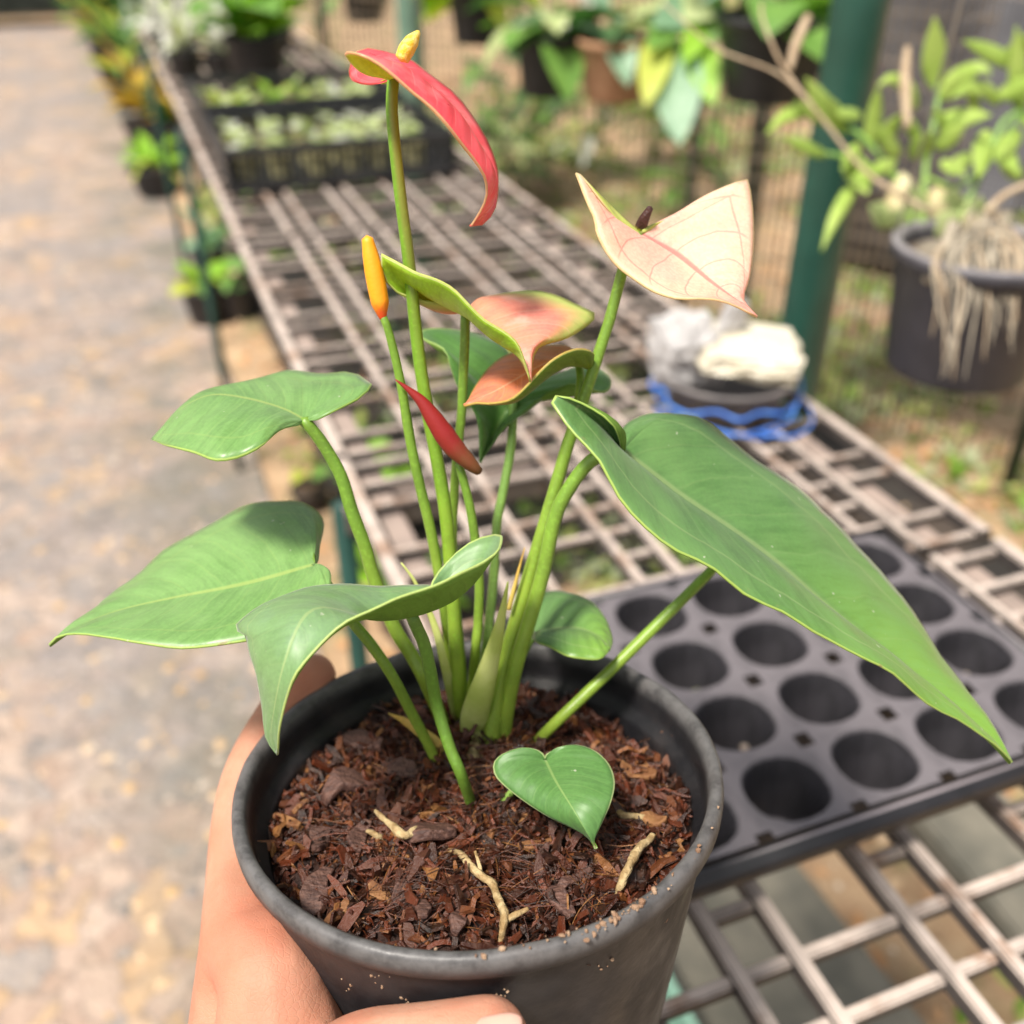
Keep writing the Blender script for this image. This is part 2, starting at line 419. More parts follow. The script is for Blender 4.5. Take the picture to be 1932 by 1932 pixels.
# ------------------------------------------------------------------ ground and path
def ground_mat():
    m, nt, b, out = new_mat('earth with dry leaves')
    f1 = noise_(nt, 3.0, 6, .6); f2 = noise_(nt, 24, 6, .7); f3 = noise_(nt, 9, 5, .6)
    c = mixc(nt, maprange(nt, f2, .3, .7), (.34, .21, .12), (.54, .38, .23))
    c = mixc(nt, maprange(nt, f3, .5, .68, 0, .8), c, (.20, .20, .08))
    c = mixc(nt, maprange(nt, f1, .45, .62, 0, .5), c, (.15, .105, .06))
    c = mixc(nt, maprange(nt, noise_(nt, 45, 3, .6), .6, .72, 0, .7), c, (.07, .05, .035))
    nt.links.new(c, b.inputs['Base Color']); setin(b, 'Roughness', .9)
    bump_(nt, b, f2, .8, .02)
    return m
def path_mat():
    m, nt, b, out = new_mat('worn path of stone and cement')
    mp = nd(nt, 'ShaderNodeTexCoord')
    vo = nd(nt, 'ShaderNodeTexVoronoi'); setin(vo, 'Scale', 17.0); setin(vo, 'Randomness', 1.0)
    nz = nd(nt, 'ShaderNodeTexNoise'); setin(nz, 'Scale', 9); setin(nz, 'Detail', 5)
    nt.links.new(mp.outputs['Object'], nz.inputs['Vector'])
    va = nd(nt, 'ShaderNodeVectorMath', operation='SCALE'); va.inputs['Scale'].default_value = .22
    nt.links.new(nz.outputs['Color'], va.inputs[0])
    vb = nd(nt, 'ShaderNodeVectorMath', operation='ADD'); nt.links.new(mp.outputs['Object'], vb.inputs[0]); nt.links.new(va.outputs[0], vb.inputs[1])
    nt.links.new(vb.outputs[0], vo.inputs['Vector'])
    sp = nd(nt, 'ShaderNodeSeparateColor'); nt.links.new(vo.outputs['Color'], sp.inputs[0])
    c = mixc(nt, maprange(nt, sp.outputs[0], .15, .85), (.345, .245, .19), (.44, .335, .27))
    c = mixc(nt, maprange(nt, sp.outputs[1], .76, .86, 0, .7), c, (.46, .30, .155))
    c = mixc(nt, maprange(nt, sp.outputs[2], .66, .84, 0, .8), c, (.245, .225, .215))
    c = mixc(nt, maprange(nt, noise_(nt, 1.9, 5, .65), .44, .60, 0, .75), c, (.235, .222, .225))
    c = mixc(nt, maprange(nt, noise_(nt, 30, 6, .7), .4, .7, 0, .45), c, (.41, .32, .245))
    c = mixc(nt, maprange(nt, noise_(nt, 5.5, 6, .75), .52, .66, 0, .75), c, (.17, .15, .14))
    vd = nd(nt, 'ShaderNodeTexVoronoi'); vd.feature = 'DISTANCE_TO_EDGE'; setin(vd, 'Scale', 17.0); nt.links.new(vb.outputs[0], vd.inputs['Vector'])
    c = mixc(nt, maprange(nt, vd.outputs['Distance'], .0, .09, .55, 0), c, (.15, .125, .11))
    # damp, darker strip where the bench is watered
    so = nd(nt, 'ShaderNodeSeparateXYZ'); nt.links.new(mp.outputs['Object'], so.inputs[0])
    rr = math_(nt, 'ADD', math_(nt, 'MULTIPLY', so.outputs[0], float(RV[0])), math_(nt, 'MULTIPLY', so.outputs[1], float(RV[1])))
    dm = math_(nt, 'MULTIPLY', maprange(nt, rr, -.36, .05), maprange(nt, noise_(nt, 3.2, 5, .65), .40, .62))
    c = mixc(nt, math_(nt, 'MULTIPLY', dm, .75), c, (.135, .13, .10))
    nt.links.new(c, b.inputs['Base Color']); setin(b, 'Roughness', .75); setin(b, 'Specular IOR Level', .35)
    bump_(nt, b, noise_(nt, 14, 6, .65), .8, .03)
    return m
def sheet_obj(name, t0, t1, r0, r1, z, m, nt=80, nr=60, amp=.01, fs=3.0):
    V, F = [], []
    for i in range(nt+1):
        for j in range(nr+1):
            p = W(t0+(t1-t0)*i/nt, r0+(r1-r0)*j/nr, z)
            p = p + np.array([0, 0, amp*mnoise.noise(Vector((p[0]*fs, p[1]*fs, 3)))])
            V.append(p)
    for i in range(nt):
        for j in range(nr):
            F.append((i*(nr+1)+j, i*(nr+1)+j+1, (i+1)*(nr+1)+j+1, (i+1)*(nr+1)+j))
    o = link(name, mesh(name, V, F), m)
    o['kind'] = 'structure'
    return o
GR = ground_mat()
sheet_obj('ground', -60, 120, -90, 90, -.03, GR, 60, 60, .0)
sheet_obj('path', -3, 11.6, -2.1, .16, 0.0, path_mat(), 160, 40, .012)

# soil bank under and to the right of the bench, with its unevenness
sheet_obj('soil_bed', -1.5, 9, .163, 5.0, 0.0, GR, 120, 90, .09, 2.2)

def dark_sheet_obj():  # dark sheet added so the gaps below the bench look dark
    t0, t1, r0, r1, nt_, nr_ = .95, 8.5, .30, 1.62, 110, 26
    V, F = [], []
    for i in range(nt_+1):
        for j in range(nr_+1):
            p = W(t0+(t1-t0)*i/nt_, r0+(r1-r0)*j/nr_, 0)
            p[2] = .09*mnoise.noise(Vector((p[0]*2.2, p[1]*2.2, 3))) + .014 + .006*mnoise.noise(Vector((p[0]*9, p[1]*9, 1)))
            V.append(p)
    for i in range(nt_):
        for j in range(nr_): F.append((i*(nr_+1)+j, i*(nr_+1)+j+1, (i+1)*(nr_+1)+j+1, (i+1)*(nr_+1)+j))
    o = link('dark_gap_sheet', mesh('dark_gap_sheet', V, F), pm('added dark ground sheet', (.022, .019, .016), (.075, .055, .042), 7, .8, .3, .01, lo=.45, hi=.75))
    o['kind'] = 'structure'
dark_sheet_obj()

# ------------------------------------------------------------------ the wire bench
M['bar'] = pm('bench bar painted dark, dusty on top', (.035, .03, .03), (.06, .052, .048), 40, .6, .3, .0006, dust=(.52, .435, .38), dust2=(.30, .19, .13), dust_amt=.95, dust_scale=45)
M['rail'] = pm('bench rail', (.07, .065, .06), (.11, .095, .085), 30, .55, .3, .0006, dust=(.36, .28, .24), dust_amt=.85, dust_scale=30)
M['green_paint'] = pm('dark green enamel', (.009, .05, .036), (.016, .075, .055), 9, .38, .15, .0008, spec=.5)
M['leg_paint'] = pm('dark green leg paint', (.008, .04, .032), (.014, .06, .048), 9, .45, .15, .0008)
bench = thing('growing_bench', 'long narrow wire grid bench with dusty dark bars and green legs', 'bench', W(.7, .32, 0), absolute=True)
def oriented_box(name, a, b, w, h, bev=.0012):
    """box bar from a to b (top centre line), w wide, h deep"""
    a, b = np.asarray(a, float), np.asarray(b, float)
    d = b-a; L = np.linalg.norm(d); d = d/L
    side = np.cross(d, [0, 0, 1.0]); side /= np.linalg.norm(side); upv = np.cross(side, d)
    bm = bmesh.new(); bmesh.ops.create_cube(bm, size=1)
    for v in bm.verts: v.co = Vector((v.co.x*L, v.co.y*w, v.co.z*h))
    if bev:
        bmesh.ops.bevel(bm, geom=[e for e in bm.edges if abs((e.verts[0].co-e.verts[1].co).normalized().x) > .9], offset=bev, segments=2, affect='EDGES')
    mid = (a+b)/2 - upv*h/2
    for v in bm.verts: v.co = Vector(mid + d*v.co.x + side*v.co.y + upv*v.co.z)
    me = bpy.data.meshes.new(name); bm.to_mesh(me); bm.free()
    return me
panels = [(-.30, .418, 0.0), (.428, .692, .001), (.703, 1.28, .0), (1.29, 2.30, .001), (2.31, 3.45, .0)]
LR = [.115, .180, .209, .267, .296, .354, .383, .441, .470, .527]
k_r = 0
for pi_, (ta, tb, dz) in enumerate(panels):
    for i, r in enumerate(LR):
        w = .0072 if 0 < i < 9 else .0105
        jr = rnd.uniform(-.0012, .0012)
        part('long_bar', oriented_box('long_bar', W(ta, r+jr, ZT+dz), W(tb, r+rnd.uniform(-.0012, .0012), ZT+dz), w, .011), M['bar'], bench, False)
    # cross bars: full ones, and every third only spans the narrow gaps
    n = int((tb-ta)/.0305)
    for k in range(n+1):
        t = ta + .006 + (tb-ta-.012)*k/n
        zc = ZT+dz-.0045
        if t > 2.2 and k % 2: continue
        if (k+1) % 3 or k in (0, n):
            part('cross_bar', oriented_box('cross_bar', W(t, LR[0]-.004, zc), W(t+rnd.uniform(-.001, .001), LR[-1]+.004, zc), .0064, .008), M['bar'], bench, False)
        elif t < 2.2:
            for q in (1, 3, 5, 7):
                part('short_rung', oriented_box('short_rung', W(t, LR[q], zc), W(t, LR[q+1], zc), .0064, .008), M['bar'], bench, False)
# angle rails beneath and legs
for r in (.135, .50):
    part('side_rail', oriented_box('side_rail', W(-.32, r, ZT-.0145), W(3.47, r, ZT-.0145), .022, .03, .003), M['rail'], bench, False)
for t in (-.05, .697, 1.45, 2.2, 2.95):
    part('bearer', oriented_box('bearer', W(t, .112, ZT-.0455), W(t, .53, ZT-.0455), .025, .025, .003), M['rail'], bench, False)
for t, r in [(.70, .112), (.70, .528), (2.2, .112), (2.2, .528), (3.4, .112), (3.4, .528)]:
    p = W(t, r, 0)
    part('leg', tube([p+np.array([0, 0, -.02]), p+np.array([0, 0, ZT-.047])], [.009, .009], 2, 16), M['leg_paint'], bench)

# ------------------------------------------------------------------ seedling tray
M['tray'] = pm('black tray plastic, dusty', (.02, .019, .022), (.032, .03, .035), 60, .5, .2, .0005, dust=(.15, .135, .146), dust_amt=.9, dust_scale=35, spec=.5, dust_lo=.32)  # pale tops: dust plus sky reflection put into the colour
M['tray_edge'] = pm('black tray edge', (.012, .012, .014), (.02, .019, .022), 60, .42, .2, .0005, dust=(.31, .27, .285), dust_amt=.8, dust_scale=35, spec=.5, dust_lo=.75)
ZTR = .890
tray = thing('seedling_tray', 'empty black plastic seedling tray with rounded cells lying on wire bench', 'tray', W(.32, .25, ZT+.002), absolute=True)
PT, PR = .0453, .0502
def cell_me():
    a, b, c = PR/2, PT/2, .0042
    quad = [(a, 0), (a, .5*(b-c)), (a, b-c), (a-c, b-c), (a-c, b), (.5*(a-c), b)]
    bnd = []
    for (x, y) in quad: bnd.append((x, y))
    bnd.append((0, b))
    for (x, y) in reversed(quad[1:]): bnd.append((-x, y))
    bnd.append((-a, 0))
    for (x, y) in quad[1:]: bnd.append((-x, -y))
    bnd.append((0, -b))
    for (x, y) in reversed(quad[1:]): bnd.append((x, -y))
    n = len(bnd)
    def hole(s, z):
        out = []
        for x, y in bnd:
            th = math.atan2(y/b, x/a); e = 2.25
            rr = (abs(math.cos(th))**e + abs(math.sin(th))**e)**(-1/e)
            out.append((rr*math.cos(th)*.0211*s, rr*math.sin(th)*.0194*s, z))
        return out
    rings = [[(x*.9997, y*.9997, -.0018) for x, y in bnd], [(x*.9997, y*.9997, 0) for x, y in bnd], hole(1.0, 0), hole(.955, -.0012), hole(.93, -.004), hole(.60, -.032), hole(.55, -.0345), hole(.22, -.0345)]
    V = [p for r_ in rings for p in r_]; F = []
    for i in range(len(rings)-1):
        for k in range(n):
            k2 = (k+1) % n
            F.append((i*n+k, i*n+k2, (i+1)*n+k2, (i+1)*n+k))
    return mesh('cell', V, F)
cm = cell_me()
NC, NRW = 5, 4
for i in range(NRW):
    for j in range(NC):
        if .25+PT*i > .40: continue
        o = part('cell', cm, M['tray'], tray, False)
        p = W(.2495+PT*i, .382-PR*(NC-1)+PR*j, ZTR)
        o.matrix_parent_inverse = Matrix.Identity(4)
        o.location = Vector(p)-ABS[tray.name]; o.rotation_euler = (0, 0, AX)
rA, rB = .382-PR*(NC-1)-PR/2, .382+PR/2
tA, tB = .2495-PT/2, .2495+PT*3.5
for (p0, p1) in (((tA-.0042, rA-.008), (tA-.0042, rB+.008)), ((tB+.0042, rA-.008), (tB+.0042, rB+.008))):
    part('rim', oriented_box('rim', W(*p0, ZTR+.0002), W(*p1, ZTR+.0002), .0082, .0150, .0026), M['tray_edge'], tray)
for r in (rA-.004, rB+.004):
    part('rim', oriented_box('rim', W(tA-.0001, r, ZTR+.0004), W(tB+.0001, r, ZTR+.0004), .0078, .0150, .0026), M['tray_edge'], tray)

def residue(seed):
    rg_ = random.Random(seed); V, F = [], []
    for k in range(7):
        a = rg_.uniform(0, 6.3); rr = rg_.uniform(.004, .0125); zz = -.034+rg_.uniform(.001, .004)+max(0, rr-.010)*3
        bm = bmesh.new(); bmesh.ops.create_icosphere(bm, subdivisions=1, radius=rg_.uniform(.0012, .0034)); b_ = len(V)
        for v in bm.verts: V.append((rr*math.cos(a)+v.co.x*rg_.uniform(.6, 1.3), rr*math.sin(a)+v.co.y*rg_.uniform(.6, 1.3), zz+v.co.z*rg_.uniform(.5, 1)))
        for f in bm.faces: F.append(tuple(b_+v.index for v in f.verts))
        bm.free()
    return mesh('soil_residue', V, F)
M['resid'] = pm('dry soil residue', (.30, .24, .20), (.42, .36, .31), 200, .9, .5, .001)
M['resid_g'] = pm('green algae residue', (.16, .18, .09), (.27, .28, .16), 200, .9, .5, .001)
for i in range(NRW):
    for j in range(NC):
        if (i*5+j*3) % 4 == 3: continue
        o = part('soil_residue', residue(i*10+j), M['resid'] if (i+j) % 3 else M['resid_g'], tray, False)
        o.matrix_parent_inverse = Matrix.Identity(4)
        o.location = Vector(W(.2495+PT*i, .382-PR*(NC-1)+PR*j, ZTR))-ABS[tray.name]; o.rotation_euler = (0, 0, AX)
# ------------------------------------------------------------------ flower pot held in the hand
M['pot'] = None
def pot_mat():
    m, nt, b, out = new_mat('black pot plastic, scuffed')
    f = noise_(nt, 55, 6, .65)
    c = mixc(nt, maprange(nt, f, .35, .7), (.009, .009, .011), (.024, .023, .025))
    g = nd(nt, 'ShaderNodeNewGeometry'); tc = nd(nt, 'ShaderNodeTexCoord')
    s = nd(nt, 'ShaderNodeSeparateXYZ'); nt.links.new(tc.outputs['Object'], s.inputs[0])
    # worn, dusty lip, its gloss also put into the grey
    lip = math_(nt, 'MULTIPLY', maprange(nt, s.outputs['Z'], -.006, -.0015), maprange(nt, noise_(nt, 120, 5, .7), .3, .62, .35, 1))
    c = mixc(nt, math_(nt, 'MULTIPLY', lip, .75), c, (.15, .145, .145))
    # earth smears and specks on the outside
    d = maprange(nt, noise_(nt, 18, 5, .7), .46, .72, 0, .16)
    c = mixc(nt, d, c, (.12, .075, .06))
    sp = maprange(nt, noise_(nt, 420, 3, .6), .69, .74, 0, .9)
    spz = maprange(nt, noise_(nt, 35, 3), .5, .62)
    c = mixc(nt, math_(nt, 'MULTIPLY', sp, spz), c, (.36, .17, .09))
    nt.links.new(c, b.inputs['Base Color'])
    nt.links.new(maprange(nt, noise_(nt, 70, 5), .3, .7, .34, .58), b.inputs['Roughness'])
    setin(b, 'Specular IOR Level', .38)
    bump_(nt, b, math_(nt, 'ADD', noise_(nt, 240, 4), math_(nt, 'MULTIPLY', noise_(nt, 26, 3), 2.0)), .16, .0012)
    return m
M['pot'] = pot_mat()
PM = Matrix((( *PE1,), (*PE2,), (*PN,))).transposed().to_4x4()
PM.translation = Vector(PC)
prof_out = [(.0440, -.104), (.0452, -.1035), (.0458, -.100), (.0500, -.072), (.0540, -.046), (.0578, -.020), (.0592, -.0100), (.0597, -.0072), (.0618, -.0066), (.0626, -.0056), (.0628, -.0032), (.0625, -.0010), (.0616, -.0001), (.0604, -.0002), (.0594, -.0010), (.0589, -.0030)]
prof_in = [(.0584, -.0085), (.0578, -.0118), (.0556, -.0128), (.0552, -.0150), (.0532, -.030), (.0500, -.052), (.0445, -.098), (.0430, -.101), (.001, -.101)]
pme = lathe_me('pot_body', prof_out+prof_in, 96)
# slightly out of round, nicked lip
for v in pme.vertices:
    a = math.atan2(v.co.y, v.co.x)
    k = 1 + .004*math.sin(2*a+.6) + .0025*mnoise.noise(Vector((math.cos(a)*2, math.sin(a)*2, v.co.z*20)))
    v.co.x *= k; v.co.y *= k
    if v.co.z > -.004: v.co.z += .0005*mnoise.noise(Vector((math.cos(a)*7, math.sin(a)*7, 1)))
pot = thing('flower_pot', 'round black plastic flower pot held in a hand', 'pot', PC)
pot.rotation_euler = PM.to_euler()
part('pot_body', pme, M['pot'], pot)
pme2 = lathe_me('pot_base', [(.001, -.1038), (.0440, -.1042)], 48)
part('pot_base', pme2, M['pot'], pot)

# ------------------------------------------------------------------ potting mix
def coir_mat():
    m, nt, b, out = new_mat('coir husk and bark')
    g = nd(nt, 'ShaderNodeNewGeometry')
    ramp = nd(nt, 'ShaderNodeValToRGB')
    cr = ramp.color_ramp; cr.interpolation = 'LINEAR'
    cols = [(0, (.007, .003, .002)), (.25, (.020, .005, .003)), (.5, (.062, .013, .005)), (.68, (.13, .027, .008)), (.8, (.055, .018, .012)), (.9, (.18, .055, .015)), (1.0, (.30, .14, .045))]
    cr.elements[0].position = 0; cr.elements[0].color = (*cols[0][1], 1)
    cr.elements[1].position = 1; cr.elements[1].color = (*cols[-1][1], 1)
    for p, c in cols[1:-1]:
        e = cr.elements.new(p); e.color = (*c, 1)
    nt.links.new(g.outputs['Random Per Island'], ramp.inputs[0])
    f = noise_(nt, 500, 5, .7, stretch=(1, 1, 1))
    c = mixc(nt, maprange(nt, f, .35, .7, 0, .5), ramp.outputs[0], (.10, .04, .02))
    nt.links.new(c, b.inputs['Base Color']); setin(b, 'Roughness', .33); setin(b, 'Specular IOR Level', .5)
    bump_(nt, b, noise_(nt, 900, 5, .7), .7, .0008)
    return m
M['coir'] = coir_mat()
M['coir_base'] = pm('moist dark earth', (.012, .005, .0035), (.035, .012, .007), 160, .7, 1.0, .002)
M['chip'] = pm('husk chip', (.055, .026, .021), (.13, .065, .048), 300, .55, .8, .001, stretch=(1, 5, 1))
M['chip_tan'] = pm('tan bark piece', (.15, .06, .022), (.27, .13, .05), 260, .65, .7, .001)
def soil_h(x, y):
    r = math.hypot(x, y)
    h = HS + .0042*mnoise.noise(Vector((x*60, y*60, 0))) + .0036*mnoise.noise(Vector((x*170, y*170, 4)))
    h += .003*math.exp(-((x-.0)**2+(y-.006)**2)/.0006)
    h -= .0045*max(0, (r-.048)/.010)
    if x > .02 and y > .01: h -= .006*min(1, (x-.02)/.03)*min(1, (y-.01)/.02)
    return h
def to_pot(X):
    d = np.asarray(X)-PC; return np.array([d@PE1, d@PE2, d@PN])
V, F = [(0, 0, soil_h(0, 0))], []
NRr, NS = 40, 110
for i in range(1, NRr+1):
    rr = .0575*i/NRr
    for k in range(NS):
        a = 2*math.pi*k/NS; V.append((rr*math.cos(a), rr*math.sin(a), soil_h(rr*math.cos(a), rr*math.sin(a))))
for k in range(NS): F.append((0, 1+k, 1+(k+1) % NS))
for i in range(NRr-1):
    for k in range(NS):
        k2 = (k+1) % NS; F.append((1+i*NS+k, 1+(i+1)*NS+k, 1+(i+1)*NS+k2, 1+i*NS+k2))
nb = len(F)
def add_chip(V, F, x, y, z, L, w, th, yaw, tiltx, tilty, rg):
    m = Euler((tiltx, tilty, yaw)).to_matrix()
    k = len(V)
    pts = []
    for sx in (-1, -.35, .35, 1):
        wd = w*(.45 if abs(sx) > .9 else 1)*rg.uniform(.7, 1.15)
        zz = th*rg.uniform(-.8, .8)
        off = w*rg.uniform(-.2, .2)
        for (sy, sz) in ((-1, -1), (1, -1), (1, 1), (-1, 1)):
            p = m @ Vector((sx*L*.5, sy*wd*.5+off, sz*th*.5+zz)); pts.append(p)
    for p in pts: V.append((x+p.x, y+p.y, z+p.z))
    for s in range(3):
        for q in range(4):
            q2 = (q+1) % 4; F.append((k+s*4+q, k+s*4+q2, k+(s+1)*4+q2, k+(s+1)*4+q))
    F.append((k+3, k+2, k+1, k)); F.append((k+12, k+13, k+14, k+15))
def add_fibre(V, F, x, y, z, L, w, yaw, lift, rg):
    k = len(V); n = 5
    bend = rg.uniform(-1.2, 1.2)
    px, py, pz = x, y, z; a = yaw
    for i in range(n+1):
        ww = w*(1-.6*i/n)
        for q in range(3):
            th = 2*math.pi*q/3
            V.append((px-math.sin(a)*ww*math.cos(th), py+math.cos(a)*ww*math.cos(th), pz+ww*math.sin(th)))
        a += bend/n; px += math.cos(a)*L/n; py += math.sin(a)*L/n; pz += L/n*(lift*(1-2.0*i/n))
    for i in range(n):
        for q in range(3):
            q2 = (q+1) % 3; F.append((k+i*3+q, k+i*3+q2, k+(i+1)*3+q2, k+(i+1)*3+q))
rg = random.Random(21)
def rdisk(rmax):
    while True:
        x, y = rg.uniform(-rmax, rmax), rg.uniform(-rmax, rmax)
        if math.hypot(x, y) < rmax: return x, y
for i in range(4600):
    x, y = rdisk(.0548)
    L = rg.choice((.6, .8, 1, 1.4, 2.0, 3.2))*rg.uniform(.0014, .0036); w = min(.0032, L*rg.uniform(.10, .45)); th = rg.uniform(.0004, .0013)
    z = soil_h(x, y)+rg.uniform(-.0008, .0026)
    add_chip(V, F, x, y, z, L, w, th, rg.uniform(0, 6.3), rg.gauss(0, .7), rg.gauss(0, .6), rg)
for i in range(3600):
    x, y = rdisk(.050)
    L, a = rg.uniform(.005, .016), rg.uniform(0, 6.3)
    if math.hypot(x+L*math.cos(a), y+L*math.sin(a)) > .050 or math.hypot(x, y)+L*.6 > .056: continue
    add_fibre(V, F, x, y, soil_h(x, y)+rg.uniform(.0003, .0018), L, rg.uniform(.0001, .00022), a, rg.uniform(-.1, .45), rg)
me = mesh('potting_mix', V, F)
o = link('coir_potting_mix', me, [M['coir_base'], M['coir']], None, False)
for p in me.polygons: p.material_index = 0 if p.index < nb else 1
for p in me.polygons: p.use_smooth = p.index < nb
o.matrix_world = PM
tag(o, 'dark red-brown coir and bark potting mix filling the black pot', 'potting mix', kind='stuff')
# bigger husk pieces one can pick apart, lying on the mix
husk = []
def chip_obj(u, v, L, w, th, ang, m, hh=.0025, tx=0, ty=0, nm='husk_chip'):
    X = to_pot(soil_pt(u, v, 0))
    Vc, Fc = [], []
    add_chip(Vc, Fc, X[0], X[1], soil_h(X[0], X[1])+hh, L, w, th, R(ang), tx, ty, rg)
    me = mesh(nm, Vc, Fc)
    ob = bpy.data.objects.new(nm, me); COL.objects.link(ob); me.materials.append(m)
    ob.parent = o
    bv = ob.modifiers.new('b', 'BEVEL'); bv.width = th*.25; bv.segments = 2; bv.limit_method = 'NONE'
    return ob
for a in [(685, 1600, .011, .005, .0013, 80, 'chip', .003, .3, .1), (598, 1690, .0135, .0065, .0016, 78, 'chip', .003, .2, -.2), (813, 1600, .012, .010, .003, 30, 'chip', .0035, -.4, .1),
          (545, 1562, .008, .003, .0015, -20, 'chip_tan', .002, 0, .1), (1120, 1590, .001, .001, .001, 0, 'chip_tan', -.005, 0, 0), (1140, 1627, .0085, .0032, .0016, 25, 'chip_tan', .002, 0, .1), (1205, 1470, .010, .0055, .002, -15, 'chip_tan', .003, .1, 0), (1232, 1566, .007, .004, .002, -20, 'chip_tan', .002, 0, 0),
          (860, 1440, .009, .004, .0015, 60, 'chip', .002, .2, .2), (650, 1500, .013, .009, .003, 40, 'chip', .003, .1, .2), (690, 1420, .012, .008, .003, -10, 'chip', .002, .1, -.2), (1010, 1480, .008, .004, .0012, 70, 'chip', .002, 0, 0),
          (640, 1740, .008, .0035, .0012, 60, 'chip_tan', .002, 0, .2), (720, 1690, .008, .0035, .0012, -40, 'chip_tan', .002, .1, .1), (760, 1700, .009, .004, .0012, 95, 'chip', .002, .3, 0), (870, 1755, .009, .0038, .0014, 75, 'chip', .0025, .3, .2), (800, 1740, .008, .004, .0014, 100, 'chip', .002, 0, .3),
          (1010, 1610, .009, .0034, .0012, 15, 'chip_tan', .002, 0, .1), (1080, 1680, .012, .003, .001, 40, 'chip', .002, .2, .1), (985, 1560, .007, .003, .001, 45, 'chip_tan', .002, 0, .1), (600, 1590, .011, .006, .002, 110, 'chip', .002, .2, .1), (700, 1350, .009, .005, .002, 30, 'chip', .002, 0, .1), (760, 1480, .010, .006, .002, -30, 'chip', .002, .2, .1), (1060, 1720, .010, .005, .002, -50, 'chip', .002, .1, .2)]:
    if a[2] < .003: continue
    chip_obj(*a[:6], M[a[6]], *a[7:])
# crumbs of earth sitting on the rim and stuck to the wall
V, F = [], []
def add_crumb(p, s, rg):
    q_ = [rg.uniform(.5, 1.4) for _ in range(3)]
    bm = bmesh.new(); bmesh.ops.create_icosphere(bm, subdivisions=1, radius=s)
    k = len(V)
    for v in bm.verts: V.append(tuple(np.asarray(p)+np.array(v.co)*np.array(q_)*rg.uniform(.7, 1.15)))
    for f in bm.faces: F.append(tuple(k+v.index for v in f.verts))
    bm.free()
for phi, n_, sp_ in ((302, 30, 4), (309, 10, 5), (283, 9, 9), (328, 4, 3), (292, 12, 4), (315, 4, 14)):
    for i in range(n_):
        a = R(phi+rg.gauss(0, sp_)); rr = .0614+rg.gauss(0, .0007)
        add_crumb((rr*math.cos(a), rr*math.sin(a), .0001+rg.uniform(0, .0004)), rg.choice((.00018, .00025, .0003, .0004, .0007)) if i > 0 else .0011, rg)
for phi, h, n_ in ((250, -.013, 8), (277, -.0155, 9), (256, -.019, 5), (240, -.021, 4), (300, -.014, 4)):
    for i in range(n_):
        a = R(phi+rg.gauss(0, 1.6)); hh = h+rg.gauss(0, .0015); rr = .0608+.0150*hh/.10*.9
        rr = np.interp(hh, [-.046, -.020, -.010], [.0540, .0578, .0592])
        add_crumb((rr*math.cos(a), rr*math.sin(a), hh), rg.uniform(.0002, .0006), rg)
M['crumb'] = pm('dry crumbs', (.20, .11, .065), (.36, .25, .165), 200, .9, .5, .0005)
co = link('earth_crumbs', mesh('earth_crumbs', V, F), M['crumb'], None, False)
co.matrix_world = PM
tag(co, 'tan crumbs of earth scattered on the front rim of the black pot', 'crumbs', kind='stuff')

